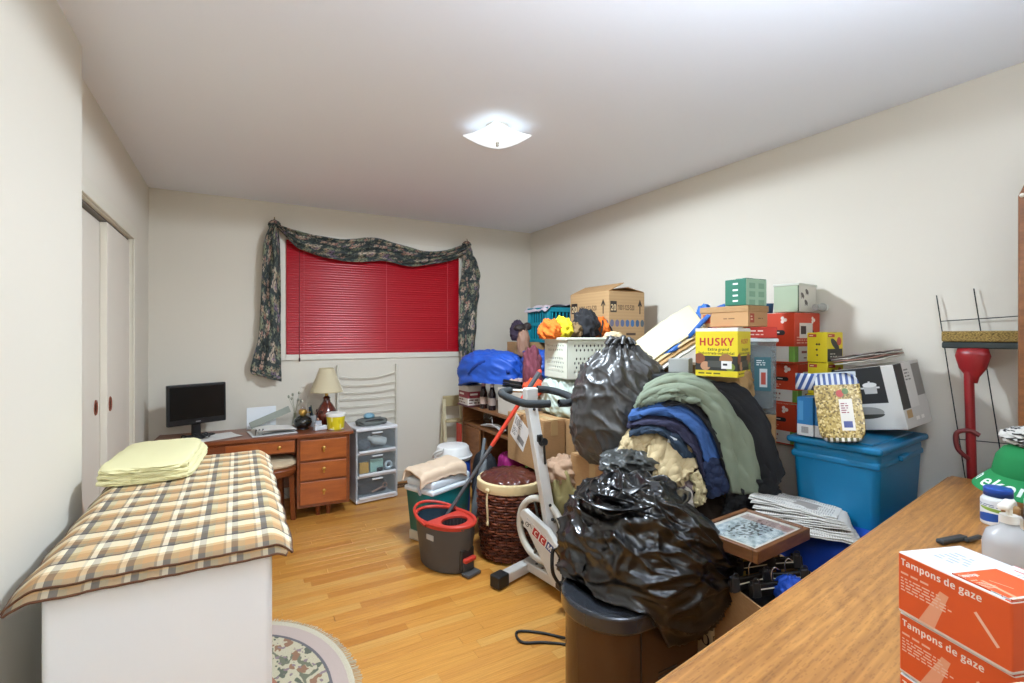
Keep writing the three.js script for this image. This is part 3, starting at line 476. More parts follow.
{ // mop bucket
  const t = thing('mop_bucket', 'dark grey mop bucket with red rim and wringer', 'bucket', [1.075, 0, -2.72], .35);
  const gm = M(0x4b4a49, .5), dk = M(0x23272a, .35), red = M(0xc23a2c, .4);
  const oval = (s, y) => [...Array(48)].map((_, i) => { const a = i / 48 * 6.2832; return [Math.cos(a) * .136 * s, y, Math.sin(a) * .215 * s]; });
  const ring = (list, close) => { const n = 48, pos = [], idx = [], uv = []; list.forEach(([s, y, h], j) => oval(s, 0).forEach(([x, , z], i) => { pos.push(x, y + (h || 0) * z, z); uv.push(i / n, j / list.length); })); for (let j = 0; j < list.length - 1; j++) for (let i = 0; i < n; i++) { const a = j * n + i, b = j * n + (i + 1) % n; idx.push(a, a + n, b, b, a + n, b + n); } const g = new THREE.BufferGeometry(); g.setAttribute('position', new THREE.Float32BufferAttribute(pos, 3)); g.setAttribute('uv', new THREE.Float32BufferAttribute(uv, 2)); g.setIndex(idx); g.computeVertexNormals(); return g; };
  part('tub', ring([[.01, .002], [.8, .002], [.83, .01], [.97, .2], [1, .27], [.97, .27], [.94, .2], [.8, .02], [.01, .02]]), gm, t);
  part('inner_shell', ring([[.955, .266], [.93, .2], [.79, .03], [.02, .026]]), M(0x2b3a44, .2), t);
  part('rim', tube(oval(1.0, .277).map(([x, y, z]) => [x, y, z]), .011, 90, 8, true), red, t);
  { // half deck with wringer hole
    const s = new THREE.Shape(); const P = []; for (let i = 0; i <= 24; i++) { const a = -.12 + i / 24 * (Math.PI + .24); P.push([Math.cos(a) * .138, Math.sin(a) * .21]); } s.moveTo(...P[0]); P.slice(1).forEach((p) => s.lineTo(...p)); s.closePath();
    const h = new THREE.Path(); h.absellipse(0, .082, .085, .072, 0, 6.2832, true); s.holes.push(h);
    part('wringer_deck', new THREE.ExtrudeGeometry(s, { depth: .014, bevelEnabled: true, bevelSize: .003, bevelThickness: .003, curveSegments: 32 }).rotateX(Math.PI / 2).translate(0, .272, 0), red, t);
    const b = part('wringer_basket', lathe([[.085, .262], [.082, .2], [.06, .13], [0, .125], [.0, .13], [.057, .135], [.078, .2], [.081, .262]], 40).scale(1, 1, .84).translate(0, 0, .082), M(0x2a2527, .5), t);
    for (let i = 0; i < 20; i++) { const a = i / 20 * 6.28; part('rib', rod([Math.cos(a) * .081, .255, .082 + Math.sin(a) * .068], [Math.cos(a) * .06, .14, .082 + Math.sin(a) * .05], .003, 5), M(0x3b3537, .5), b); }
  }
  part('handle', tube([...Array(20)].map((_, i) => { const a = Math.PI + i / 19 * Math.PI; return [Math.cos(a) * .146, .268 + .045 * Math.sin(i / 19 * Math.PI), Math.sin(a) * .222]; }), .009, 60, 8), red, t);
  part('pedal_housing', [bx(.1, .12, .03, 0, .085, .182, .008)], dk, t);
  part('pedal', [bx(.1, .018, .06, 0, .012, .222, .005), bx(.08, .07, .008, 0, .05, .2, .003)], gm, t);
  part('pedal_lever', bx(.086, .024, .03, 0, .085, .208, .008), red, t, 'red foot lever');
  part('spout_mark', bx(.004, .03, .06, -.132, .2, .02, .001), M(0xb9b7b2, .5), t);
}
{ // mop
  const t = thing('mop', 'spin mop with grey and red telescopic pole leaning from the bucket', 'mop', [0, 0, 0]);
  const A = V(1.1, .2, -2.83), B = V(1.68, 1.125, -2.62), P = (k) => A.clone().lerp(B, k).toArray();
  part('lower_pole', rod(P(0), P(.52), .0115, 12), M(0x57595c, .4), t);
  part('upper_pole', rod(P(.5), P(.9), .0135, 12), M(0xd0412c, .35), t, 'red pole section');
  part('grip', rod(P(.89), P(1), .015, 12), M(0x4f5357, .5), t);
  part('pole_tip', new THREE.SphereGeometry(.0155, 14, 10).translate(...P(1)), M(0xd0412c, .35), t);
  part('mop_head', lump(.085, .045, .07, { fold: .35, ff: 8, amp: .1 }, 44, 26).translate(1.085, .17, -2.835), M(0x6a7f92, .95), t);
}
{ // folding stick and grey cloth behind the hamper
  single('umbrella', 'grey folded umbrella leaning behind the wicker hamper', 'umbrella', [rod([1.36, .02, -2.96], [1.5, .64, -3.05], .012, 10), lathe([[0, 0], [.02, .02], [.035, .12], [.03, .3], [.012, .42], [0, .43]], 14).rotateZ(-.22).translate(1.38, .1, -2.98)], M(0x6d7478, .6));
}
{ // wicker hamper
  const t = thing('laundry_hamper', 'round dark brown wicker hamper with cream liner band', 'hamper', [1.485, 0, -2.65]);
  const wk = [M(0x6a3420, .42), M(0x7c4028, .4), M(0x50261a, .45)], R = (y) => .172 + .03 * Math.sin(clamp(y / .45) * 1.9);
  part('inner_drum', lathe([[0, .01], [.16, .01], ...[...Array(9)].map((_, i) => [R(i * .05) - .012, .015 + i * .05]), [.18, .44]], 48), M(0x1d0d09, .8), t);
  const N = 34;
  for (let k = 0; k < 24; k++) {       // each woven course
    const y = .022 + k * .0172, tall = k % 4 !== 2, pts = [];
    for (let i = 0; i < N * 4; i++) { const a = i / (N * 4) * 6.2832, w = Math.cos((i / 4 + (Math.floor(k / 2) % 2)) * Math.PI) * .0065; pts.push([Math.cos(a) * (R(y) + w), y, Math.sin(a) * (R(y) + w)]); }
    part('weave_course', tube(pts, tall ? .0068 : .0088, N * 6, 6, true), wk[(k * 7) % 3], t);
  }
  for (let i = 0; i < N; i++) { const a = i / N * 6.2832; part('stake', tube([...Array(6)].map((_, k) => { const y = .01 + k * .084; return [Math.cos(a) * (R(y) - .001), y, Math.sin(a) * (R(y) - .001)]; }), .0045, 10, 5), wk[2], t); }
  part('liner_band', lathe([[R(.42) + .004, .418], [R(.43) + .01, .422], [R(.46) + .011, .47], [R(.47) + .004, .478], [.17, .476]], 64), M(0xd6c193, .9), t);
  part('liner_tie', [tube([[-.196, .45, .075], [-.206, .38, .078], [-.202, .3, .08], [-.2, .25, .078]], .0065, 30, 6), lump(.012, .014, .018, {}, 14, 10).translate(-.2, .44, .076), lump(.008, .013, .01, {}, 12, 8).translate(-.202, .245, .078)], M(0xd9c79c, .9), t);
  part('lid', blob((d) => { const a = Math.atan2(d.z, d.x), r = Math.hypot(d.x, d.z), w = .005 * Math.sin(a * 16 + 5 * r) * r + .005 * n2(d.x * 4, d.z * 4); return [d.x * .19, .475 + Math.max(d.y, -.1) * .042 + w * (d.y > 0 ? 1 : 0), d.z * .19]; }, 96, 40), M(0x54281d, .35, { clearcoat: .2 }), t, 'shiny brown gathered cover');
}
{ // exercise bike
  const t = thing('exercise_bike', 'white exercise bike with black foam handlebar beside the garbage bags', 'exercise bike', [.025, 0, 0]);
  const fm = M(0xd7d5d0, .38), foam = M(0x2e3234, .85);
  part('front_stabilizer', bar([1.23, .04, -2.325], [1.66, .04, -2.46], .06, .055), fm, t);
  part('end_cap', bar([1.165, .04, -2.305], [1.245, .04, -2.33], .072, .068), black, t, 'black rubber end cap');
  part('end_cap', bar([1.65, .04, -2.457], [1.72, .04, -2.479], .072, .068), black, t, 'black rubber end cap');
  part('base_bar', bar([1.42, .05, -2.39], [1.47, .07, -1.82], .05, .05), fm, t);
  for (const [z, k] of [[-2.3, 0], [-2.24, 1]]) part('bolt', cyl(.008, .008, .006, 1.43, .078, z, 10), black, t);
  part('post', bar([1.445, .2, -2.14], [1.385, 1.0, -2.3], .062, .045, [0, 0, 1]), fm, t);
  for (const k of [.22, .31, .94, .98]) part('bolt', new THREE.SphereGeometry(.009, 10, 8).translate(lerp(1.445, 1.385, k) + .004, lerp(.2, 1, k), lerp(-2.14, -2.3, k) + .024), black, t);
  part('tension_knob', [cyl(.02, .024, .03, 0, 0, 0, 14).rotateX(1.4).translate(1.42, .78, -2.215), rod([1.42, .77, -2.21], [1.425, .66, -2.205], .006), bx(.03, .04, .02, 1.4, .8, -2.22, .005)], black, t);
  part('handlebar_clamp', bx(.075, .075, .05, 1.388, 1.03, -2.3, .008), fm, t);
  const bL = [[1.375, 1.045, -2.33], [1.3, 1.05, -2.37], [1.235, 1.045, -2.35], [1.225, 1.03, -2.28], [1.29, 1.0, -2.2], [1.36, .995, -2.17], [1.42, .995, -2.15]];
  const bR = [[1.4, 1.045, -2.33], [1.47, 1.05, -2.36], [1.55, 1.04, -2.34], [1.6, 1.02, -2.26], [1.59, 1.0, -2.17], [1.53, .995, -2.13], [1.47, .995, -2.14]];
  part('handlebar', [tube(bL, .011, 50, 8), tube(bR, .011, 50, 8)], chrome, t);
  for (const b of [bL, bR]) part('foam_grip', tube(b.slice(1), .021, 60, 12), foam, t);
  // flywheel with guard and crank cover carrying the maker's plate
  const wheel = part('flywheel', [new THREE.TorusGeometry(.168, .019, 12, 48), new THREE.TorusGeometry(.03, .02, 8, 20)].map((g) => g.rotateY(1.8)), M(0xcfcbbf, .45), t); wheel.position.set(1.425, .29, -2.25);
  for (let i = 0; i < 5; i++) { const a = i * 1.2566; part('spoke', rod([0, 0, 0], [Math.cos(a) * .16, Math.sin(a) * .16, 0], .008, 6).rotateY(1.8), M(0x56564f, .5), wheel); }
  const sh = new THREE.Shape(); sh.moveTo(.215, .125); sh.quadraticCurveTo(.22, .15, .19, .16); sh.lineTo(.02, .1); sh.lineTo(-.06, .03); sh.lineTo(-.13, -.1); sh.quadraticCurveTo(-.16, -.19, -.1, -.19); sh.lineTo(.0, -.13); sh.closePath();
  const cv = part('chain_cover', new THREE.ExtrudeGeometry(sh, { depth: .022, bevelEnabled: true, bevelSize: .005, bevelThickness: .005 }), M(0xd2d1cb, .4), t); cv.rotation.y = 1.8; cv.position.set(1.385, .24, -2.1);
  const plate = canvas(512, 128, (g) => { rect(g, '#d2d1cb', 0, 0, 512, 128); ['#b02a2c', '#b02a2c', '#2b4580'].forEach((c, i) => { rect(g, '#f0efea', 150 + i * 118, 8, 114, 112); rect(g, c, 156 + i * 118, 14, 102, 100); text(g, 'CCM'[i], 207 + i * 118, 66, 88, '#f4f2ec', { align: 'center' }); }); g.strokeStyle = '#3a3a3a'; g.lineWidth = 9; g.beginPath(); g.arc(50, 64, 26, 0, 7); g.moveTo(50, 64); g.lineTo(92, 30); g.lineTo(128, 64); g.stroke(); });
  const pl = part('maker_plate', bx(.235, .056, .002, 0, 0, 0), M(0xffffff, .4, { map: tex(plate) }), cv, 'red and blue maker plate'); pl.position.set(.075, .055, -.0065); pl.rotation.z = .42;
  const p2 = part('maker_plate', bx(.1, .05, .002, 0, 0, 0), M(0xffffff, .4, { map: (() => { const k = tex(plate); k.repeat.set(.5, 1); k.offset.set(.28, 0); return k; })() }), t); p2.rotation.y = -Math.PI / 2; p2.position.set(1.424, .06, -2.12);
  part('crank', [rod([1.5, .2, -2.02], [1.42, .13, -1.99], .012), bx(.1, .03, .07, 1.4, .115, -1.97, .008)], black, t, 'black pedal and crank');
  part('pedal_strap', tube([[1.36, .12, -1.97], [1.32, .2, -1.98], [1.34, .3, -2.0], [1.37, .22, -1.96], [1.35, .08, -1.94], [1.4, .03, -1.93], [1.47, .04, -1.95]], .009, 40, 6), black, t);
}

/* ---------- back right corner: shelf unit and the things on it ---------- */
function carton(name, label, [x0, x1], [y0, y1], [z0, z1], o = {}) {
  const t = thing(name, label, 'box', [(x0 + x1) / 2, y0, (z0 + z1) / 2], o.turn || 0, o.group), w = x1 - x0, h = y1 - y0, d = z1 - z0;
  const m = o.mat || card;
  part('body', boxUV(bx(w, h - .004, d, 0, h / 2 - .002, 0, .004), 3), m, t);
  if (!o.plain) {
    const long = d > w;
    for (const s of [-1, 1]) part('flap', boxUV(long ? bx(w / 2 - .002, .004, d - .004, s * w / 4, h - .002, 0) : bx(w - .004, .004, d / 2 - .002, 0, h - .002, s * d / 4), 3), m, t);
    part('tape', long ? [bx(.05, .001, d, 0, h + .0005, 0), bx(.05, h * .3, .001, 0, h * .85, d / 2 + .0005)] : [bx(w, .001, .05, 0, h + .0005, 0), bx(.001, h * .3, .05, -w / 2 - .0005, h * .85, 0)], M(0xb99b6c, .3), t);
  }
  if (o.label) { const [W, Hh, y, z, rot = 0] = o.label; const c = canvas(128, 128, (g) => { rect(g, '#e6e4df', 0, 0, 128, 128); scribble(g, '#3a3a3c', 10, 12, 70, 40, 5, 3); for (let i = 0; i < 22; i++) rect(g, '#2c2c2e', 60 + i * 2.6, 78, 1 + i % 3 * .5, 30); scribble(g, '#55555a', 8, 66, 44, 44, 5, 8); }); const l = part('shipping_label', bx(.001, Hh, W, 0, 0, 0), M(0xffffff, .6, { map: tex(c) }), t, 'white shipping label'); l.position.set(-w / 2 - .0008, y, z); l.rotation.x = rot; }
  return t;
}
{
  const t = thing('shelf_unit', 'low brown wooden shelf unit along the right wall near the back corner', 'shelf', [2.0, 0, -3.47]);
  const wm = M(0xffffff, .45, { map: tex(woodTex([116, 72, 38], [158, 106, 62])) }), W = .44, L = 1.26, Hh = .74;
  part('top_board', boxUV(bx(W, .025, L, 0, Hh - .0125, 0, .004), 1.5), wm, t);
  part('shelf', boxUV(bx(W - .02, .022, L - .04, .005, .565, 0, .003), 1.5), wm, t);
  part('shelf', boxUV(bx(W - .03, .022, L - .04, .005, .1, 0, .003), 1.5), wm, t);
  for (const z of [-L / 2 + .012, L / 2 - .012]) part('side_panel', boxUV(bx(W - .01, Hh - .025, .022, .003, (Hh - .025) / 2, z, .003), 1.5), wm, t);
  part('divider', boxUV(bx(W - .04, .44, .02, .01, .333, -.24), 1.5), wm, t);
  part('back_board', boxUV(bx(.008, Hh - .03, L - .02, W / 2 - .008, Hh / 2, 0), 1.5), wm, t);
  part('cabinet_door', boxUV(bx(.018, .43, .34, -W / 2 + .012, .335, -.43, .003), 1.5), wm, t);
}
{ // coat hangers and small things in the shelf
  const t = thing('clothes_hanger', 'white plastic hangers lying in the upper shelf compartment', 'hanger', [1.86, .578, -3.55]);
  for (let k = 0; k < 3; k++) part('hanger_wire', tube([[-.05, .012 + k * .012, -.2 + k * .05], [.02, .012 + k * .012, -.02], [-.05, .014 + k * .012, .18 + k * .03], [-.055, .05, .02], [-.05, .012 + k * .012, -.2 + k * .05]], .005, 50, 6), white, t);
  part('hook', tube([[-.055, .05, .02], [-.06, .09, .03], [-.05, .11, .0], [-.05, .09, -.03]], .003, 20, 6), white, t);
}
single('glass_jar', 'small clear jar on the upper shelf compartment', 'jar', lathe([[0, 0], [.04, 0], [.042, .08], [.03, .1], [.03, .12], [.027, .12], [.038, .08], [.036, .006], [0, .006]], 24), M(0xf2f6f6, .05, { transmission: 1, ior: 1.3 }), [1.9, .577, -3.8]);
single('pink_tote', 'magenta bag standing in the lower shelf compartment', 'bag', lump(.1, .17, .09, { squash: 4, fold: .15, ff: 2 }, 40, 30).translate(0, .128, 0), M(0xb0287c, .6), [1.92, .112, -3.42]);
single('green_carton', 'bright green carton on the floor under the cardboard box', 'box', bx(.055, .527, .34, 0, .2635, 0, .006), M(0x5fae3a, .5), [1.725, 0, -2.66]);
single('red_folder', 'red folder standing at the end of the shelf unit', 'folder', bx(.012, .56, .1, 0, .28, 0, .003), M(0xc2402f, .6), [1.74, 0, -4.06]);
{ const t = thing('dark_backpack', 'black backpack on the floor behind the white jug', 'backpack', [1.685, 0, -3.42]); part('bag', lump(.08, .25, .13, { squash: 3, fold: .12 }, 40, 30).translate(0, .19, 0), M(0x24262a, .8), t); part('strap', tube([[-.09, .3, .05], [-.13, .2, .08], [-.1, .08, .08]], .012, 24, 6), M(0x303338, .8), t); }
{ // step stool
  const t = thing('step_stool', 'cream folding step stool standing in the back corner', 'stool', [1.76, 0, -4.27]);
  const cm = M(0xcfc3a0, .5);
  for (const s of [-1, 1]) { part('front_leg', bar([s * .09, 0, .09], [s * .085, .76, .0], .03, .018), cm, t); part('rear_leg', bar([s * .1, 0, -.08], [s * .09, .62, .0], .024, .016), cm, t); }
  part('back_rail', bx(.19, .1, .014, 0, .74, 0, .004), M(0xb3a37a, .6), t);
  for (const [y, z] of [[.56, .03], [.34, .06]]) part('step', bx(.17, .022, .1, 0, y, z, .004), M(0xbfae88, .6), t);
}
{ // blue bag on the shelf unit
  const t = thing('blue_bag', 'large royal blue nylon bag on top of the shelf unit', 'bag', [1.88, .84, -3.66], .35);
  const bm = M(0x2a5cc4, .45);
  part('bag_body', blob((d) => { const k = Math.pow(Math.abs(d.x) ** 3 + Math.abs(d.y) ** 3 + Math.abs(d.z) ** 3, -1 / 3) * (1 + .1 * fbm3(d.x * 2, d.y * 2, d.z * 2) + .06 * (ridge(d.x * 3 + 4, d.y * 2, d.z * 3) - .6)); return [d.x * k * .19 - Math.max(0, d.y) * .05, .06 + Math.max(d.y * k, -.3) * .2 - .06 * smooth(-.2, -1, d.z) , d.z * k * .33]; }, 90, 54).translate(0, .13, 0), bm, t);
  part('strap', tube([[-.19, .2, -.1], [-.2, .27, .0], [-.18, .31, .1], [-.1, .33, .2], [-.15, .22, .3]], .014, 50, 6).scale(1, 1, 1), M(0x163a8c, .5), t);
}
{ const t = thing('blue_bag', 'second blue bag bunched beside the brown cat ornament', 'bag', [2.02, 1.03, -3.12], .2); part('bag_body', lump(.14, .12, .13, { squash: 3, fold: .2, ff: 3, s: 4 }, 60, 40).translate(0, .09, 0), M(0x2450a8, .45), t); part('strap', tube([[-.1, .12, .1], [-.16, .16, .06], [-.15, .2, -.04], [-.08, .2, -.08]], .01, 30, 6), M(0x163a8c, .5), t); }
{ // tin, bottles and boxes at the shelf edge
  const [g, m] = printed(.16, .17, .2, (q, k, w, h) => { rect(q, '#d8cfc4', 0, 0, w, h); if (k < 2) { rect(q, '#8e2f38', 0, h * .3, w, h * .34); scribble(q, '#6b4a40', 1, h * .68, w - 2, h * .28, 2, 5); scribble(q, '#efe6da', 2, h * .36, w - 4, h * .2, 1, 2); } });
  const t = thing('gift_box', 'white and dark red printed box at the shelf edge under the blue bag', 'box', [1.8, .74, -3.92]); part('body', g.translate(0, .097, 0), m, t); part('tray', bx(.18, .012, .22, 0, .006, 0, .003), M(0x5a2a30, .5), t);
}
for (let i = 0; i < 3; i++) { const t = thing('spice_bottle', ['tallest dark bottle by the gift box on the shelf unit', 'dark bottle with pale cap next to the white carton on the shelf unit', 'short dark bottle behind the other two on the shelf unit'][i], 'bottle', [[1.81, .74, -3.7], [1.83, .74, -3.58], [1.93, .74, -3.55]][i]); part('bottle', lathe([[0, 0], [.03, 0], [.032, .13], [.02, .165], [.016, .19], [0, .19]], 20), M([0x2a1714, 0x241a20, 0x341e18][i], .2), t); part('cap', cyl(.018, .018, .03, 0, .203, 0, 16), M([0xb98a78, 0xd8c8bc, 0x6a4a40][i], .5), t); part('band', cyl(.0327, .0327, .06, 0, .07, 0, 20), M([0xbfa596, 0x9c8a80, 0xb07a6a][i], .6), t); }
{ // white carton and bead tray
  carton('white_carton', 'white cardboard carton on the shelf unit under the black bead tray', [1.8, 2.12], [.74, .95], [-3.42, -3.06], { mat: M(0xd8d2c6, .7) });
  const t = thing('bead_tray', 'black rimmed clear tray of pale eggs and beads on the white carton', 'tray', [1.92, .952, -3.24]);
  part('tray', [bx(.2, .012, .3, 0, .006, 0, .004), bx(.2, .02, .008, 0, .05, -.146), bx(.2, .02, .008, 0, .05, .146), bx(.008, .02, .3, -.096, .05, 0), bx(.008, .02, .3, .096, .05, 0), bx(.2, .012, .3, 0, .026, 0, .004)], black, t);
  part('clear_wall', [bx(.19, .03, .004, 0, .035, .143), bx(.004, .03, .28, -.094, .035, 0)], M(0xf0f0f0, .1, { transmission: .9, ior: 1.2 }), t);
  for (let i = 0; i < 9; i++) single('craft_bead', 'pale round craft bead in the black rimmed tray', 'bead', new THREE.SphereGeometry(.02, 14, 10), M([0xd9b8a0, 0xc9a8a0, 0xe2d2c2][i % 3], .4), [1.86 + (i % 3) * .045, 1.0, -3.36 + Math.floor(i / 3) * .054], 0, 'beads in the black tray');
}
{ // brown ornament with dark hat
  const t = thing('cat_ornament', 'brown figure ornament with a dark bow on top beside the turquoise crate', 'ornament', [2.0, 1.19, -3.36], -.4);
  part('body', lump(.05, .13, .045, { fold: .25, ff: 2, flatBottom: -.8 }, 36, 24).translate(0, .104, 0), M(0x9a7560, .6), t);
  part('bow', [lump(.05, .03, .04, { fold: .2 }, 24, 16).translate(-.03, .225, 0), lump(.035, .035, .03, { fold: .2, s: 3 }, 24, 16).translate(.03, .235, 0), new THREE.SphereGeometry(.02, 12, 10).translate(0, .215, .01)], M(0x2c221f, .7), t);
}
single('dark_scarf', 'dark mauve scarf piled beside the turquoise crate', 'scarf', lump(.06, .1, .08, { fold: .3, ff: 3 }, 44, 30).translate(0, .08, 0), M(0x45394a, .9), [2.12, 1.305, -3.66]);
carton('cardboard_box', 'plain cardboard box on the shelf unit beneath the turquoise crate', [2.08, 2.56], [.74, 1.3], [-3.78, -3.44]);
{ // milk crate
  const t = thing('milk_crate', 'turquoise plastic milk crate with slotted sides on the corner stack', 'crate', [2.36, 1.3, -3.47]);
  const cm = M(0x128a9c, .45), S = .32, Hh = .29;
  for (const s of [-1, 1]) for (const q of [-1, 1]) part('corner_post', bx(.035, Hh, .035, s * (S / 2 - .018), Hh / 2, q * (S / 2 - .018), .006), cm, t);
  for (const y of [.012, .15, Hh - .02]) for (const [w, d, x, z] of [[S, .012, 0, S / 2 - .006], [S, .012, 0, -S / 2 + .006], [.012, S, S / 2 - .006, 0], [.012, S, -S / 2 + .006, 0]]) part('rail', bx(w, y > .2 ? .04 : .03, d, x, y, z, .003), cm, t);
  for (let i = 0; i < 7; i++) { const p = -S / 2 + .05 + i * (S - .1) / 6; part('slat', bx(.014, Hh, .008, p, Hh / 2, S / 2 - .008), cm, t); part('slat', bx(.008, Hh, .014, -S / 2 + .008, Hh / 2, p), cm, t); }
  part('base', bx(S - .02, .01, S - .02, 0, .006, 0), cm, t);
  single('binder_stack', 'dark binders packed inside the turquoise crate', 'binder', [-.1, -.035, .03, .095].map((x) => bx(.055, .26, .24, x, .13, 0, .005)), M(0x1f2a30, .6), [2.36, 1.313, -3.47]);
  single('paper_bag', 'pale lilac paper sheet lying on top of the turquoise crate', 'paper', sheet((u, v) => [(u - .5) * .36, .012 + .014 * n2(u * 3, v * 3) - .04 * smooth(.4, .5, Math.abs(u - .5)), (v - .5) * .36], 20, 20, .003), M(0xcfc2ca, .8), [2.36, 1.59, -3.47]);
}
// supports between shelf and wall
carton('cardboard_box', 'large cardboard box under the printed moving box', [2.235, 2.66], [.624, 1.22], [-3.08, -2.5]);
carton('cardboard_box', 'bottom cardboard box of the column under the printed moving box', [2.235, 2.68], [0, .62], [-3.08, -2.48]);
{ // moving box with the dots
  const w = .33, h = .44, d = .44;
  const [g, m] = printed(w, h, d, (q, k, W, Hh) => {
    rect(q, '#b9966a', 0, 0, W, Hh); for (let i = 0; i < 40; i++) rect(q, i % 2 ? 'rgba(150,115,75,.12)' : 'rgba(210,180,135,.1)', 0, i * Hh / 40, W, Hh / 80);
    if (k === 2) return;
    const e = W / 44; rect(q, '#2a211c', 1.5, 7, 7.5 * e, 7.5); text(q, '20', 1.5 + 3.75 * e, 10.9, 6, '#e0c69a', { align: 'center', w: 6.6 * e });
    text(q, '1001-123-520', 11 * e, 11, 5, '#5b4633', { w: 20 * e });
    q.strokeStyle = '#2a211c'; q.lineWidth = 1; q.beginPath(); q.moveTo(W - 6 * e, 15.5); q.lineTo(W - 6 * e, 7); q.moveTo(W - 8 * e, 10); q.lineTo(W - 6 * e, 6.4); q.lineTo(W - 4 * e, 10); q.stroke();
    ['#6a6c86', '#6f6a86', '#5d6d92', '#4d6fa0', '#3f6fa6', '#3d5f86', '#4a5a6a'].forEach((c, i) => { q.fillStyle = c; q.beginPath(); q.ellipse(4 * e + i * (W - 7 * e) / 6, 22, 2.3 * e, 2.5, 0, 0, 7); q.fill(); });
    scribble(q, '#4a3628', 4 * e, 28, 14 * e, 3.6, 1, 3); scribble(q, '#4a3628', 21 * e, 28, 19 * e, 3.6, 1, 4); scribble(q, '#4a3628', 4 * e, 33.5, 4 * e, 3.2, 1, 5); scribble(q, '#4a3628', 21 * e, 33.5, 5 * e, 3.2, 1, 6); scribble(q, '#4a3628', 21 * e, 38.5, 13 * e, 3.2, 1, 7);
  });
  const t = thing('moving_box', 'tall printed moving box with a row of blue dots and open flaps', 'box', [2.365, 1.222, -2.78]);
  part('body', g.translate(0, h / 2, 0), m, t);
  part('flap', boxUV(bx(.15, .005, d - .01, 0, 0, 0).translate(.075, 0, 0).rotateZ(.42).translate(-w / 2 + .004, h, 0), 3), card, t);
  part('flap', boxUV(bx(.15, .005, d - .01, 0, 0, 0).translate(-.075, 0, 0).rotateZ(-.2).translate(w / 2 - .004, h + .002, 0), 3), card, t);
  part('flap', boxUV(bx(w - .02, .004, .14, 0, 0, -.07).rotateX(-.12).translate(0, h + .004, d / 2), 3), cardIn, t);
}
// laundry basket stack
carton('cardboard_box', 'cardboard box on the floor at the near end of the shelf unit', [1.8, 2.17], [0, .52], [-2.8, -2.38]);
carton('cardboard_box', 'cardboard box under the pale plastic bag and laundry basket', [1.76, 2.17], [.524, .84], [-2.8, -2.36]);
single('plastic_bag', 'pale green translucent plastic bag under the laundry basket', 'bag', lump(.2, .14, .2, { squash: 4, fold: .13, ff: 3.5, amp: .08, flatBottom: -.8 }, 80, 50).translate(0, .11, 0), M(0xc3d2c6, .35, { clearcoat: .3 }), [1.96, .842, -2.6]);
{ // laundry basket
  const t = thing('laundry_basket', 'white plastic laundry basket with punched holes full of clothes', 'basket', [1.995, 1.085, -2.56], -.1);
  const bm = M(0xd9dccb, .45), W = .44, D = .3, Hh = .25;
  const wall = (L) => { const s = new THREE.Shape(); s.moveTo(-L / 2, 0); s.lineTo(L / 2, 0); s.lineTo(L / 2, Hh); s.lineTo(-L / 2, Hh); s.closePath(); for (let r = 0; r < 7; r++) for (let c = 0; c < Math.round(L / .03) - 2; c++) { const x = -L / 2 + .055 + c * .0285 + (r % 2) * .012, y = .045 + r * .027; if (Math.abs(x) > L / 2 - .045 || (r > 3 && r < 5)) continue; const h = new THREE.Path(); h.absellipse(x, y, .0065, .0095, 0, 6.2832, true); s.holes.push(h); } return new THREE.ExtrudeGeometry(s, { depth: .004, bevelEnabled: false, curveSegments: 4 }); };
  part('side', wall(W).translate(0, 0, D / 2 - .004), bm, t); part('side', wall(W).translate(0, 0, -D / 2), bm, t);
  part('side', wall(D).rotateY(Math.PI / 2).translate(W / 2 - .004, 0, 0), bm, t); part('side', wall(D).rotateY(Math.PI / 2).translate(-W / 2, 0, 0), bm, t);
  part('base', bx(W, .006, D, 0, .003, 0), bm, t);
  part('rim', [bx(W + .03, .018, .026, 0, Hh, D / 2, .007), bx(W + .03, .018, .026, 0, Hh, -D / 2, .007), bx(.026, .018, D + .03, W / 2, Hh, 0, .007), bx(.026, .018, D + .03, -W / 2, Hh, 0, .007)], bm, t);
  part('liner', lump(.19, .11, .125, { squash: 6, fold: .06 }, 30, 20).translate(0, .13, 0), M(0x4a4440, .9), t, 'dark clothes inside');
}
const soft = (name, label, cat, [x, y, z], [rx, ry, rz], color, o = {}, turn = 0, rough = .9) => single(name, label, cat, lump(rx, ry, rz, { fold: .16, ff: 1.9, amp: .3, freq: 1.6, flatBottom: -.7, ...o }, 56, 36).translate(0, ry * .7, 0), M(color, rough), [x, y, z], turn);
soft('safety_vest', 'orange garment bundle at the left of the laundry basket', 'clothing', [1.76, 1.335, -2.62], [.07, .075, .09], 0xd86a1c, { s: 1 });
soft('safety_vest', 'bright yellow garment on the laundry basket', 'clothing', [1.835, 1.34, -2.6], [.06, .08, .09], 0xd6c323, { s: 2 });
soft('brown_shirt', 'tan crumpled garment beside the yellow one', 'clothing', [1.92, 1.34, -2.6], [.065, .06, .08], 0x7c6442, { s: 3 });
soft('black_jacket', 'black garment heaped on the laundry basket', 'clothing', [2.03, 1.34, -2.6], [.085, .11, .09], 0x232326, { s: 4 });
soft('orange_vest', 'orange garment with black trim at the right of the basket', 'clothing', [2.16, 1.335, -2.6], [.07, .09, .08], 0xdd6f22, { s: 5, squash: 1.5 });
single('vest_trim', 'black trim band on the orange garment', 'trim', tube([[2.1, 1.35, -2.53], [2.13, 1.43, -2.54], [2.16, 1.46, -2.57], [2.19, 1.41, -2.53], [2.21, 1.35, -2.52]], .006, 30, 6), black);
soft('cream_cloth', 'cream cloth hanging over the right rim of the basket', 'cloth', [2.12, 1.33, -2.42], [.07, .03, .05], 0xd8c49c, { s: 6 });
soft('maroon_shirt', 'maroon and purple clothing stuffed left of the laundry basket', 'clothing', [1.76, 1.0, -2.84], [.06, .16, .08], 0x6d3440, { s: 7 });
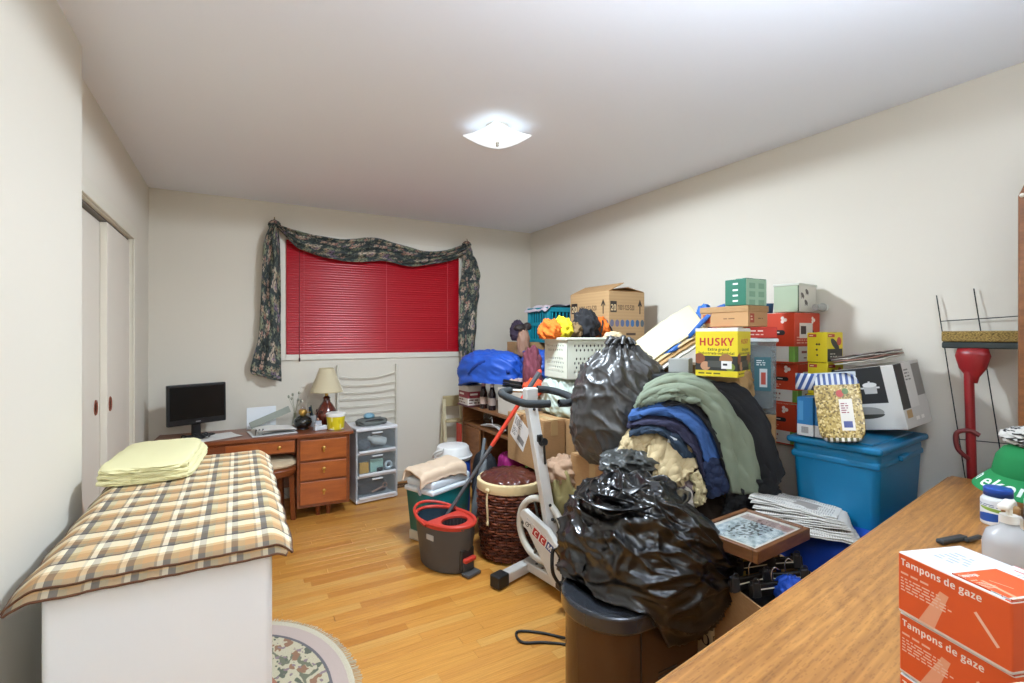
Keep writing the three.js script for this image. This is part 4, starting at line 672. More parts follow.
soft('red_cloth', 'red orange cloth corner at the left foot of the basket', 'cloth', [1.745, .95, -2.8], [.07, .07, .07], 0xd5502c, { s: 8 });
// labelled box, toys and bag in front of the shelf
carton('cardboard_box', 'cardboard box with white shipping label behind the exercise bike', [1.59, 1.75], [.53, .845], [-2.88, -2.44], { label: [.19, .17, .2, -.06, .5] });
soft('khaki_duffel', 'olive and tan canvas bag behind the bike post', 'bag', [1.63, .0, -2.24], [.14, .34, .14], 0x8a7f52, { squash: 3, fold: .2, ff: 2.4, s: 9 });
soft('tan_jacket', 'tan pink jacket crumpled on top of the olive bag', 'clothing', [1.62, .5, -2.26], [.13, .1, .12], 0xa98a70, { s: 10, fold: .2 });
single('safety_cone', 'orange cone with white band left of the upper garbage bag', 'cone', [lathe([[.0, .0], [.055, 0], [.055, .012], [.04, .014], [.012, .26], [0, .262]], 28)], M(0xd94a22, .5), [1.81, .842, -2.33]);

/* ---------- garbage bags, clothes pile ---------- */
const bagMat = M(0x101112, .3, { clearcoat: .5, clearcoatRoughness: .2 }), bagMat2 = M(0x3b3a39, .4, { clearcoat: .45, clearcoatRoughness: .25 });
const crease = (x, y, z) => { const a = 1 - Math.abs(n3(x, y, z)); return a * a * a; };
{
  const t = thing('garbage_bag', 'tall full grey black garbage bag tied at the top', 'bag', [1.765, .712, -1.96]); t.scale.setScalar(.95);
  part('bag_body', blob((d) => {
    const az = Math.atan2(d.z, d.x), up = d.y, neck = smooth(.55, 1, up);
    let r = 1 + .05 * fbm3(d.x * 1.5 + 3, d.y * 1.5, d.z * 1.5) + .06 * (crease(d.x * 1.3 + 5, d.y * 2.6 + 1.1 * d.x, d.z * 1.3) - .3) + .02 * (crease(d.x * 3.5, d.y * 1.4 + .6 * d.z, d.z * 3.5) - .3);
    r *= 1 + .03 * Math.sin(az * 17 + 2.5 * n2(up * 2, Math.cos(az))) * smooth(.2, .9, up);
    const k = Math.pow(Math.hypot(d.x, d.z), -0.28);
    const R = Math.hypot(d.x, d.z) * Math.min(k, 1.6) * (1 - .35 * neck);
    const y = .3 + Math.max(up, -.86) * .34 * r;
    return [Math.cos(az) * R * .285 * r * (1 - .12 * up), y - .007, Math.sin(az) * R * .24 * r * (1 - .12 * up)];
  }, 200, 130), bagMat2, t);
  part('tied_neck', [...Array(10)].map((_, i) => { const a = i * .63; return tube([[Math.cos(a) * .05, .615, Math.sin(a) * .04], [Math.cos(a) * .035, .64, Math.sin(a) * .03], [Math.cos(a + .6) * .06, .655 + .008 * (i % 3), Math.sin(a + .6) * .05], [Math.cos(a + .8) * .09, .63, Math.sin(a + .8) * .07]], .012, 20, 6); }), bagMat2, t);
}
{
  const t = thing('garbage_bag', 'big glossy black garbage bag slumped on the brown appliance', 'bag', [1.415, .14, -1.43]);
  part('bag_body', blob((d) => {
    const az = Math.atan2(d.z, d.x), up = d.y;
    const flow = .5 * n3(d.x * .9, d.y * .9, d.z * .9), hi = smooth(-.05, .45, up);
    let r = 1 + .06 * fbm3(d.x * 1.3 + 8, d.y * 1.3, d.z * 1.3, 2) + .085 * (crease(d.x * 1.1 + flow, d.y * 2.6 + flow + .5 * d.x, d.z * 1.1) - .3) + (.02 + .035 * hi) * (crease(d.x * 2.2 + 3 + flow, d.y * 4.2 + 1.2 * d.x, d.z * 2.2) - .3) + .022 * hi * (crease(d.x * 4.4, d.y * 6 + 2 * d.z, d.z * 4.4) - .3) - .03 * smooth(.12, 0, Math.abs(up - .06 - .1 * n2(az, 1))) ;
    const e = 2.6, k = Math.pow(Math.abs(d.x) ** e + Math.abs(d.y) ** e + Math.abs(d.z) ** e, -1 / e);
    r *= k;
    const x = d.x * .315 * r, z = d.z * .3 * r; let y = .36 + d.y * .285 * r; y -= .17 * smooth(-.05, .3, x) * smooth(-.1, .6, up);
    y = Math.max(y, .298 - .26 * Math.max(smooth(.02, .26, x), smooth(.19, .26, z) * smooth(-.24, -.06, x)));
    return [x * (1 - .06 * up), y, z];
  }, 260, 170), bagMat, t);
  part('loose_rim', [0, 1, 2].map((k) => sheet((u, v) => { const a = u * 5.4 + k * 2; const R = .13 - k * .04 + .05 * v + .02 * n2(u * 4 + k, v * 2); return [Math.cos(a) * R * 1.3 - .06, .565 + .022 * k + .035 * v + .02 * n2(u * 5, k + v * 2), Math.sin(a) * R]; }, 90, 10, .003)), bagMat, t);
}
single('grey_sack', 'flat dark grey plastic sack between the two garbage bags', 'bag', lump(.24, .07, .14, { fold: .3, ff: 3, s: 21 }, 80, 40).translate(0, .05, 0), M(0x3e403e, .38, { clearcoat: .3 }), [1.66, .715, -1.72], .3);
carton('cardboard_box', 'cardboard box hidden under the tall garbage bag', [1.6, 2.0], [0, .71], [-2.18, -1.8]);
{ // brown appliance under the bag
  const t = thing('floor_appliance', 'bronze brown electric appliance with black rounded top on the floor', 'appliance', [1.235, 0, -1.375]);
  const br = M(0x54402f, .2, { metalness: .5 }), R = .165;
  const D = (off) => { const s = new THREE.Shape(); s.moveTo(.22, -R - off); s.lineTo(-.06, -R - off); s.absellipse(-.06, 0, .145 + off, R + off, -Math.PI / 2, Math.PI / 2, true); s.lineTo(.22, R + off); s.closePath(); return s; };
  const ex = (s, d, b) => new THREE.ExtrudeGeometry(s, { depth: d, bevelEnabled: true, bevelSize: b, bevelThickness: b, bevelSegments: 3, curveSegments: 40 }).rotateX(-Math.PI / 2);
  part('body', ex(D(-.004), .34, .004).translate(0, .02, 0), br, t);
  part('base', ex(D(-.01), .012, .002).translate(0, .004, 0), black, t);
  part('top_cap', ex(D(.004), .04, .012).translate(0, .375, 0), M(0x2b2e33, .15, { clearcoat: .6 }), t, 'glossy black cap');
  part('seam', bx(.004, .34, .004, -.055, .2, R), black, t);
  for (let i = 0; i < 7; i++) part('vent_slot', bx(.09, .005, .004, .07, .1 + i * .016, R), black, t);
  part('power_cord', tube([[-.02, .1, -.155], [.02, .012, -.34], [-.06, .006, -.42], [-.145, .006, -.47], [-.125, .006, -.545], [-.04, .006, -.49], [.03, .014, -.39], [.06, .1, -.16]], .006, 80, 6), black, t);
}
/* clothes laid over one another: local x runs along the pile, z towards the room */
const PO = [1.86, 0, -1.493], PR = -.882, PX = (u) => (u - 706.8) * .004555, PY = (v) => 1.36 - (v - 335) * .004555;
function garment(name, label, color, pts, z0, z1, { t = .014, wr = .012, s = 0, rough = .9, bump, hem } = {}) {
  const curve = new THREE.CatmullRomCurve3(pts.map(([u, v]) => V(PX(u), PY(v), 0)), false, 'centripetal');
  const cp = curve.getSpacedPoints(70);
  const g = sheet((u, v) => { const p = cp[Math.round(u * 70)], q = cp[Math.min(70, Math.round(u * 70) + 1)], o = cp[Math.max(0, Math.round(u * 70) - 1)]; const tx = q.x - o.x, ty = q.y - o.y, l = Math.hypot(tx, ty) || 1; const w = wr * (n2(u * 4 + s, v * 5) + .6 * Math.sin(v * 16 + 3 * n2(u * 3, s)) * smooth(.3, 1, u) + .4 * n2(u * 14 + s, v * 9)); return [p.x - ty / l * w, p.y + tx / l * w, lerp(z1, z0, v) + .02 * n2(u * 3 + s, 7)]; }, 70, 36, t);
  const o = single(name, label, 'clothing', g, M(color, rough, bump ? { map: bump } : {}), PO, PR); return o;
}
const tweed = tex(grain(128, 128, (x, y) => mixc([168, 146, 104], [216, 198, 160], clamp(.5 + .5 * n2(x * 60, y * 60)))), 6, 6);
/* garment seen broadside: ruled between its near edge A and its far edge B */
function draped(name, label, color, A, B, zA, zB, { t = .012, wr = .008, s = 0, bump, bulge = .02 } = {}) {
  const c = (P) => new THREE.CatmullRomCurve3(P.map(([u, v]) => V(PX(u), PY(v), 0)), false, 'centripetal').getSpacedPoints(60), a = c(A), b = c(B);
  const g = sheet((u, v) => { const i = Math.round(u * 60), p = a[i], q = b[i], w = wr * (n2(u * 3 + s, v * 2.5) + .7 * Math.sin(v * 9 + 2 * n2(u * 2, s)) * smooth(.35, 1, u) + .35 * n2(u * 10 + s, v * 6)); return [lerp(p.x, q.x, v) + w * .6, lerp(p.y, q.y, v) + w * .8, lerp(zA, zB, v) + bulge * Math.sin(v * 3.14) + w]; }, 60, 30, t);
  const uv = g.attributes.uv; for (let i = 0; i < uv.count; i++) uv.setXY(i, uv.getX(i) * .6, uv.getY(i) * .25);
  return single(name, label, 'clothing', g, M(color, .92, bump ? { map: bump } : {}), PO, PR);
}
draped('black_coat', 'black coat draped at the right edge of the clothes pile', 0x1c1d20, [[688, 396], [715, 398], [738, 420], [752, 458], [762, 500]], [[700, 382], [735, 386], [758, 408], [768, 440], [774, 468]], -.03, -.02, { s: 1, t: .02 });
draped('grey_green_jacket', 'grey green jacket draped over the top of the clothes pile', 0x7d8672, [[639, 407], [656, 398], [684, 394], [706, 410], [719, 445], [727, 489]], [[646, 390], [672, 376], [706, 378], [735, 398], [752, 440], [766, 487]], .03, -.05, { t: .02, s: 2, wr: .01 });
draped('grey_green_sleeve', 'folded sleeve of the grey green jacket at the left end of the pile', 0x747d6a, [[637, 410], [650, 406], [676, 400], [700, 404]], [[640, 401], [658, 394], [682, 388], [704, 392]], .035, -.04, { t: .022, s: 3 });
draped('dark_lining', 'near black garment layer just under the grey green jacket', 0x1f2024, [[644, 418], [668, 408], [692, 408], [710, 428], [720, 458], [727, 492]], [[650, 408], [674, 398], [700, 402], [722, 428], [734, 462], [740, 490]], .03, -.1, { s: 4 });
draped('blue_jeans', 'blue denim jeans folded in the clothes pile', 0x35588f, [[631, 422], [655, 415], [680, 418], [696, 432], [703, 450], [706, 461]], [[636, 411], [660, 403], [688, 405], [708, 422], [717, 442], [723, 457]], .06, -.06, { t: .022, s: 5 });
draped('navy_trousers', 'dark purple navy trousers below the blue jeans', 0x2c2c44, [[630, 430], [655, 425], [680, 432], [694, 450], [702, 474]], [[632, 424], [660, 416], [686, 421], [703, 440], [715, 476]], .075, -.03, { t: .018, s: 6 });
draped('dark_jeans', 'dark slate denim below the navy trousers', 0x2a3a4c, [[633, 438], [654, 432], [671, 438], [684, 456]], [[634, 431], [656, 425], [677, 430], [692, 442], [702, 456]], .09, .0, { t: .018, s: 7 });
draped('denim_skirt', 'navy denim hem hanging low in the clothes pile', 0x1e2a48, [[700, 462], [706, 476], [708, 492]], [[714, 456], [724, 472], [729, 486]], .07, .0, { t: .03, s: 8 });
draped('beige_sweater', 'beige tweed sweater at the left of the clothes pile', 0xffffff, [[620, 462], [632, 456], [648, 458]], [[628, 441], [640, 432], [658, 434]], .08, .0, { t: .035, s: 9, bump: tweed, wr: .008 });
draped('beige_sweater', 'cream tweed sweater folded in front of the clothes pile', 0xffffff, [[644, 474], [656, 478], [668, 482], [682, 478]], [[656, 438], [668, 433], [684, 440], [700, 462]], .15, .02, { t: .035, s: 10, bump: tweed, wr: .007 });
single('garment_tag', 'small white tag on the cream tweed sweater', 'tag', bx(.034, .03, .004).rotateZ(-.4), M(0xd8dce0, .7), [PO[0] + PX(675) * .635 - .09 * .772, PY(439), PO[2] + PX(675) * .772 + .09 * .635], PR);
draped('mauve_cardigan', 'mauve grey cardigan below the cream sweater', 0x8d7d80, [[655, 486], [668, 492], [682, 500]], [[668, 474], [684, 474], [694, 488]], .12, .04, { t: .035, wr: .014, s: 11 });
draped('cream_scarf', 'cream cloth strip hanging beside the mauve cardigan', 0xd6c79c, [[692, 470], [696, 484], [695, 500]], [[700, 468], [704, 482], [706, 498]], .1, .04, { t: .014, wr: .012, s: 12 });
draped('striped_cuff', 'white sweater cuff hanging at the bottom of the pile', 0xcfc8bd, [[676, 488], [679, 497], [681, 507]], [[688, 484], [692, 494], [693, 504]], .14, .1, { t: .03, s: 13 });
draped('black_trousers', 'black trousers hanging at the left over the framed picture', 0x17181b, [[728, 482], [724, 500], [720, 514]], [[750, 480], [749, 498], [745, 512]], .0, -.03, { t: .03, s: 14 });
draped('black_trousers', 'black trousers hanging at the right beside the newspapers', 0x17181b, [[752, 476], [754, 496], [756, 514]], [[768, 472], [772, 492], [773, 510]], -.01, -.04, { t: .03, s: 15 });
single('clothes_heap', 'dark brown heap of clothes under the draped garments', 'clothing', lump(.17, .36, .14, { squash: 3.5, fold: .1, ff: 3, s: 31 }, 70, 44).translate(-.06, .27, -.16), M(0x33271f, .95), PO, PR);
single('clothes_heap', 'grey brown heap of clothes filling the upper clothes pile', 'clothing', lump(.15, .2, .1, { squash: 3, fold: .08, ff: 3, s: 33 }, 60, 40).translate(-.07, .78, -.14), M(0x4a4038, .95), PO, PR);

/* ---------- right wall: cartons, tote, boxes ---------- */
const logo = (q, x, y, w, h) => { q.fillStyle = '#1d1a1a'; q.beginPath(); q.roundRect ? q.roundRect(x, y, w, h, h / 2) : q.rect(x, y, w, h); q.fill(); scribble(q, '#e8e2da', x + w * .15, y + h * .25, w * .7, h * .5, 1, 4); };
function box(name, label, size, pos, turn, draw, o = {}) { const [w, h, d] = size, [g, m] = printed(w, h, d, draw, o.r); const t = thing(name, label, 'box', pos, turn, o.group); part('body', g.translate(0, h / 2, 0), m, t); part('tuck_flap', o.flap === 0 ? bx(w * .4, .0015, .001, 0, h + .0008, 0) : bx(w - .006, .002, d * .5 - .003, 0, h + .001, d * .25), m, t); return t; }
const plainTop = (c) => (q, k, w, h) => rect(q, c, 0, 0, w, h);
// column behind the clothes: cartons, clear bin, red box, shoe box, green box
carton('cardboard_box', 'lower cardboard carton of the column behind the clothes pile', [2.105, 2.315], [0, .55], [-1.69, -1.41], { turn: .56 });
carton('cardboard_box', 'cardboard carton with white label below the clear plastic bin', [2.1, 2.32], [.552, .983], [-1.69, -1.41], { label: [.09, .15, .27, .075], turn: .56 });
{
  const t = thing('storage_bin', 'tall clear plastic bin with a teal label holding grey cloth', 'bin', [2.211, .985, -1.552], .56);
  const cm = M(0xe4eaec, .12, { transmission: .9, ior: 1.25 });
  part('walls', [bx(.004, .345, .28, -.1, .1725, 0), bx(.004, .345, .28, .1, .1725, 0), bx(.2, .345, .004, 0, .1725, .14), bx(.2, .345, .004, 0, .1725, -.14), bx(.2, .004, .28, 0, .003, 0)], cm, t);
  part('rim', [bx(.012, .016, .3, -.105, .35, 0, .004), bx(.012, .016, .3, .105, .35, 0, .004), bx(.22, .016, .012, 0, .35, .146, .004), bx(.22, .016, .012, 0, .35, -.146, .004)], M(0xc8ced0, .3), t);
  const c = canvas(64, 128, (g) => { rect(g, '#2e6470', 0, 0, 64, 128); rect(g, '#c9d6d8', 20, 44, 30, 70); rect(g, '#b84a3a', 26, 58, 18, 46); scribble(g, '#e8eef0', 8, 10, 48, 24, 3, 2); });
  part('bin_label', bx(.001, .16, .07, -.1035, .19, .085), M(0xffffff, .5, { map: tex(c) }), t, 'teal label');
  part('contents', lump(.085, .17, .125, { squash: 6, fold: .05 }, 30, 20).translate(0, .15, 0), M(0x9aa0a0, .9), t, 'grey folded cloth');
}
box('red_box', 'flat red box with white lettering on the clear plastic bin', [.22, .05, .29], [2.211, 1.346, -1.552], .56, (q, k, w, h) => { rect(q, '#c4301f', 0, 0, w, h); if (k < 2) { scribble(q, '#f0dcd4', w * .6, h * .2, w * .32, h * .3, 1, 7); scribble(q, '#e8c8bc', w * .6, h * .58, w * .34, h * .22, 1, 9); } });
{
  const w = .15, h = .1, d = .27;
  const [g, m] = printed(w, h * .78, d, (q, k, W, Hh) => { rect(q, '#b98f60', 0, 0, W, Hh); if (k < 2) { rect(q, '#a8452f', 1.5, Hh * .2, 4.5 * (k ? .7 : 1), Hh * .55); scribble(q, '#e2bfa0', 1.9, Hh * .3, 3 * (k ? .7 : 1), Hh * .34, 2, 5); scribble(q, '#7d5c3c', W * .5, Hh * .42, W * .4, Hh * .16, 1, 3); } });
  const t = thing('shoe_box', 'brown cardboard shoe box with lid on top of the red box', 'box', [2.176, 1.4, -1.588]); part('body', g.translate(0, h * .39, 0), m, t); part('lid', boxUV(bx(w + .008, .03, d + .008, 0, h - .014, 0, .003), 3), M(0xffffff, .8, { map: tex(cardTex) }), t);
}
box('green_box', 'dark green box with white lettering on the shoe box', [.16, .127, .115], [2.18, 1.503, -1.521], 0, (q, k, w, h) => { rect(q, k === 1 ? '#9cbfa4' : '#1f6a52', 0, 0, w, h); if (k === 0) [['sans gluten', 2.2], ['b', 5.2], ['c', 7.8], ['d', 10.4]].forEach(([s, y], i) => scribble(q, '#e6efe6', w * .38, y - .7, w * .4, 1.8, 1, i + 1)); if (k === 1) for (let r = 0; r < 3; r++) for (let c = 0; c < 2; c++) rect(q, '#7ea68a', 2.5 + c * 7, 2 + r * 4, 4.5, 2.6); });
// HUSKY box
box('trash_bag_box', 'yellow printed box of garbage bags with red lettering', [.2, .218, .185], [1.962, 1.172, -1.484], .35, (q, k, w, h) => {
  rect(q, '#e3cf2b', 0, 0, w, h); if (k === 2) { rect(q, '#e8dfd4', 0, 0, w, h); return; }
  const e = w / 20; q.scale(1, h / 24); h = 24; rect(q, '#e9e6dc', 0, 0, w, 1.6);
  text(q, 'HUSKY', w / 2, 6.6, k ? 3.4 : 5.4, '#c0342e', { align: 'center', w: w * .82 });
  text(q, 'Extra grand', w * .55, 10.1, 1.9, '#2a2a1c', { align: 'center', w: w * .5 }); text(q, 'Industriels-industrial', w / 2, 12, 1.8, '#2a2a1c', { align: 'center', w: w * .84 });
  rect(q, '#2c2d2b', 0, 13.6, w, 7.2); for (const [x, y, r, c] of [[2, 15, 2.6, '#8a5034'], [w - 4, 15.4, 2.8, '#9a6a44'], [5, 18.6, 2.2, '#b98a6a'], [w - 2, 19, 2, '#7a8a3a']]) { q.fillStyle = c; q.beginPath(); q.arc(x * e, y, r, 0, 7); q.fill(); }
  rect(q, '#4a4c48', 6 * e, 16, 9 * e, 3.2); if (!k) { rect(q, '#e8e8e4', w * .62, 16, 4.4, 3.8); scribble(q, '#22242a', w * .62 + .7, 16.8, 3, 2.2, 1, 3); }
  rect(q, '#d8c423', 0, 20.8, w, h - 20.8); scribble(q, '#5a5210', 1.5, 21.6, w - 3, 1.5, 1, 5);
});
single('paper_sack', 'crumpled brown paper sack under the yellow box', 'sack', lump(.085, .1, .1, { squash: 4, fold: .14, ff: 4, s: 41 }, 60, 40).translate(0, .07, 0), M(0xa68558, .85), [2.02, 1.04, -1.5], .4);
{ const t = thing('black_case', 'flat black case left of the yellow box', 'case', [1.9, 1.09, -1.76], -.8); part('case', bx(.26, .075, .17, 0, .0375, 0, .008), M(0x23272b, .6), t); part('latch', bx(.03, .02, .004, 0, .045, .086, .002), M(0x3c4246, .4), t); }
carton('cardboard_box', 'carton supporting the black case near the tall garbage bag', [1.84, 1.99], [.72, 1.088], [-1.92, -1.66]);
// papers, envelopes and blue fabric behind the black case
for (let k = 0; k < 4; k++) single('paper_folder', ['cream paper folder at the back of the sloping stack', 'tan paper folder in the sloping stack', 'brown edged folder in the sloping stack', 'white folder at the front of the sloping stack'][k], 'folder', sheet((u, v) => [(u - .5) * .36, .012 * Math.sin(u * 2.6) + .004 * n2(u * 4, v * 3), (v - .5) * .26], 16, 8, .011).rotateX(.6).rotateZ(.6), M([0xcabf9e, 0xc8b288, 0xb48e5c, 0xd2cec2][k], .8), [2.06, 1.36 - k * .017, -1.9 + k * .012], -.88 + k * .05);
carton('cardboard_box', 'tall carton under the sloping paper folders', [2.02, 2.32], [0, 1.2], [-2.12, -1.78]);
single('blue_tarp', 'bright blue plastic tarp folded behind the yellow box', 'tarp', sheet((u, v) => { const x = (u - .5) * .44; return [x * .75, .26 * smooth(-.22, .24, x) + .008 * Math.sin(v * 9 + u * 5), (v - .5) * .12 + .02 * n2(u * 3, v * 2)]; }, 40, 24, .02), M(0x1858a8, .5), [2.09, 1.245, -1.78], -.88);
single('blue_bundle', 'upper end of the blue tarp bunched by the shoe box', 'tarp', lump(.045, .07, .05, { fold: .25, ff: 3, s: 44 }, 40, 28).translate(0, .05, 0), M(0x1d62b2, .5), [2.19, 1.4, -1.77]);
box('white_box', 'small white carton behind the black case', [.09, .07, .1], [1.97, 1.17, -1.74], .5, plainTop('#a9aaa6'));
// red boxes stack
{
  const red = (q, k, w, h) => {
    rect(q, '#c63d1c', 0, 0, w, h); if (k === 2) return; const b = h * .66;
    rect(q, '#d9d4c8', 0, b, w, h * .3); rect(q, '#6f9a3e', 0, b, w * .16, h * .3); rect(q, '#6f9a3e', w * .86, b, w * .14, h * .3);
    scribble(q, '#8a4438', w * .28, b + h * .07, w * .44, h * .1, 1, 5); scribble(q, '#8a6a5a', w * .36, b + h * .2, w * .28, h * .06, 1, 3);
    logo(q, w * .42, h * .34, w * .34, h * .1); scribble(q, '#e8a58c', w * .1, h * .46, w * .5, h * .16, 3, 6);
    if (k === 1) { rect(q, '#d8d0c4', w * .2, h * .2, w * .5, h * .3); rect(q, '#4a3a34', w * .25, h * .26, w * .2, h * .16); }
    q.fillStyle = '#eadccf'; for (const a of [0, 2.1, 4.2]) { q.beginPath(); q.arc(w * .72 + Math.cos(a) * 1, h * .14 + Math.sin(a) * 1, .9, 0, 7); q.fill(); }
  };
  const ys = [[.8, .21, 'lowest red carton with a white and green band in the red stack', .0], [1.01, .205, 'middle red carton with a white and green band in the red stack', .02], [1.215, .26, 'top red carton of the stack under the animal print box', -.01]];
  for (const [y, h, l, dx] of ys) box('red_carton', l, [.23, h - .003, .2], [2.55 + dx, y, -1.31 - .215], 0, red, { group: 'red cartons by the right wall' });
  carton('cardboard_box', 'carton on the floor under the stack of red cartons', [2.45, 2.68], [.4, .798], [-1.66, -1.42], { mat: M(0xc9c3b4, .7) });
  carton('cardboard_box', 'bottom carton on the floor behind the blue totes', [2.45, 2.69], [0, .398], [-1.66, -1.42]);
}
{ // animal print box on top, tilted
  const [g, m] = printed(.2, .145, .125, (q, k, w, h) => { rect(q, k === 0 ? '#a9b79a' : '#d6d2c4', 0, 0, w, h); if (k === 0) { rect(q, '#3f4a34', 0, 0, w, .7); rect(q, '#3f4a34', w - .7, 0, .7, h); } if (k > 0) { q.fillStyle = '#5a5048'; for (const [x, y] of [[4, 6], [9, 4], [8, 9.5]]) { q.beginPath(); q.ellipse(x, y, 2, 1.1, .5, 0, 7); q.fill(); rect(q, '#5a5048', x - 1.4, y, .6, 1.8); rect(q, '#5a5048', x + .8, y, .6, 1.8); } } });
  const t = thing('patterned_box', 'white box with brown animal print tilted on the red cartons', 'box', [2.56, 1.478, -1.5], .12); t.rotation.x = .0; part('body', g.translate(0, .0725, 0), m, t); part('lid', bx(.206, .012, .131, 0, .14, 0, .003), M(0xcfd0c2, .6), t);
}
{ const t = thing('blue_cup', 'small blue item behind the animal print box', 'cup', [2.5, 1.478, -1.61]); part('cup', lathe([[0, 0], [.022, 0], [.026, .05], [.023, .05], [.02, .004], [0, .004]], 20), M(0x1c4f74, .5), t); part('rim', new THREE.TorusGeometry(.025, .002, 6, 24).rotateX(Math.PI / 2).translate(0, .05, 0), M(0x16405e, .5), t); }
{ const t = thing('flashlight', 'grey cylinder lying beside the animal print box on the red carton', 'flashlight', [2.6, 1.502, -1.4], .1); part('tube', cyl(.016, .016, .09, 0, 0, 0, 20).rotateZ(1.57), M(0xa9aaa4, .4), t); part('head', cyl(.023, .018, .03, 0, 0, 0, 20).rotateZ(1.57).translate(.055, 0, 0), M(0xb9b9b2, .4), t); }
// totes
{
  const tote = (name, label, w, h, d, pos, turn, color) => {
    const t = thing(name, label, 'tote', pos, turn), m = M(color, .38);
    const g = new RoundedBoxGeometry(w, h, d, 4, .03), p = g.attributes.position; for (let i = 0; i < p.count; i++) { const k = .9 + .1 * (p.getY(i) / h + .5); p.setX(i, p.getX(i) * k); p.setZ(i, p.getZ(i) * k); } g.computeVertexNormals();
    part('tub', g.translate(0, h / 2, 0), m, t);
    part('rim_band', [bx(w * 1.005, .03, d * 1.005, 0, h * .84, 0, .012)], m, t);
    const l = part('lid', bx(w + .03, .028, d + .03, 0, h + .004, 0, .012), m, t); part('lid_panel', bx(w - .06, .012, d - .06, 0, h + .018, 0, .006), m, l);
    for (const s of [-1, 1]) part('handle', bx(.1, .022, .02, 0, h * .86, s * (d / 2 + .004), .006), m, t);
    return t;
  };
  tote('storage_tote', 'turquoise blue lidded tote under the cookware box', .52, .36, .325, [2.385, .545, -1.12], .1, 0x04709e);
  const t = thing('blue_sack', 'royal blue plastic sack on the floor under the turquoise tote', 'sack', [2.33, 0, -1.11]); part('sack', lump(.37, .325, .28, { squash: 6, fold: .04, ff: 2, amp: .04, flatBottom: -.84 }, 70, 44).translate(0, .27, 0), M(0x163f9c, .4), t); part('seam', tube([[-.3, .545, -.2], [-.31, .545, 0], [-.3, .54, .2]], .006, 20, 6), M(0x0f3180, .4), t);
}
{ // newspapers, fanned
  const news = canvas(256, 256, (g) => { rect(g, '#c9c5bd', 0, 0, 256, 256); for (let c = 0; c < 4; c++) scribble(g, '#8a8782', 8 + c * 62, 14, 54, 230, 34, c + 2); rect(g, '#8d8680', 70, 60, 110, 70); });
  const nm = M(0xffffff, .9, { map: tex(news) });
  for (let k = 0; k < 9; k++) single('newspaper', ['bottom folded newspaper of the fanned pile', 'second folded newspaper from the bottom of the fanned pile', 'third folded newspaper from the bottom of the fanned pile', 'fourth folded newspaper from the bottom of the fanned pile', 'middle folded newspaper of the fanned pile', 'fourth folded newspaper from the top of the fanned pile', 'third folded newspaper from the top of the fanned pile', 'second folded newspaper from the top of the fanned pile', 'topmost folded newspaper against the turquoise tote'][k], 'newspaper', [sheet((u, v) => [(u - .5) * .17, .008 * Math.sin(v * 3.1 + k) + .004 * n2(u * 3 + k, v * 3), (v - .5) * .32], 10, 14, .004), sheet((u, v) => [(u - .5) * .165, .007 + .008 * Math.sin(v * 3.1 + k) + .004 * n2(u * 3 + k + .2, v * 3), (v - .5) * .315], 10, 14, .004)], nm, [1.985 + k * .007, .58 + k * .009, -1.1 - k * .012], .62 - k * .035, 'newspapers fanned beside the tote');
}
{ // framed picture
  const t = thing('framed_picture', 'wooden framed winter landscape picture lying flat on the open box', 'picture', [1.696, .585, -1.163], .08);
  const W = .365, D = .26, fw = .02, c = grain(256, 192, (x, y) => { const n = fbm2(x * 5, y * 5, 4), b = x < .06 || x > .94 || y < .07 || y > .93; if (b) return [206, 200, 188]; let k = mixc([132, 146, 148], [196, 204, 204], clamp(.5 + n)); const r = Math.hypot((x - .52) * 1.6, (y - .48) * 2); if (r < .6) k = mixc(k, [54, 52, 58], smooth(.1, .5, n2(x * 11, y * 12) + .35 - r)); if (x > .75) k = mixc(k, [150, 96, 80], .5); return k; });
  const fm = M(0xffffff, .4, { map: tex(woodTex([92, 58, 32], [128, 84, 48])) });
  for (const s of [-1, 1]) { part('frame_rail', boxUV(bx(W, .045, fw, 0, .0225, s * (D / 2 - fw / 2), .004), 2), fm, t); part('frame_rail', boxUV(bx(fw, .045, D - 2 * fw, s * (W / 2 - fw / 2), .0225, 0, .004), 2), fm, t); }
  part('backing', bx(W - .03, .006, D - .03, 0, .006, 0), card, t);
  part('print', bx(W - 2 * fw, .004, D - 2 * fw, 0, .036, 0), M(0xffffff, .7, { map: tex(c) }), t);
  part('glass', bx(W - 2 * fw, .002, D - 2 * fw, 0, .041, 0), M(0xffffff, .04, { transmission: 1, ior: 1.4 }), t);
}
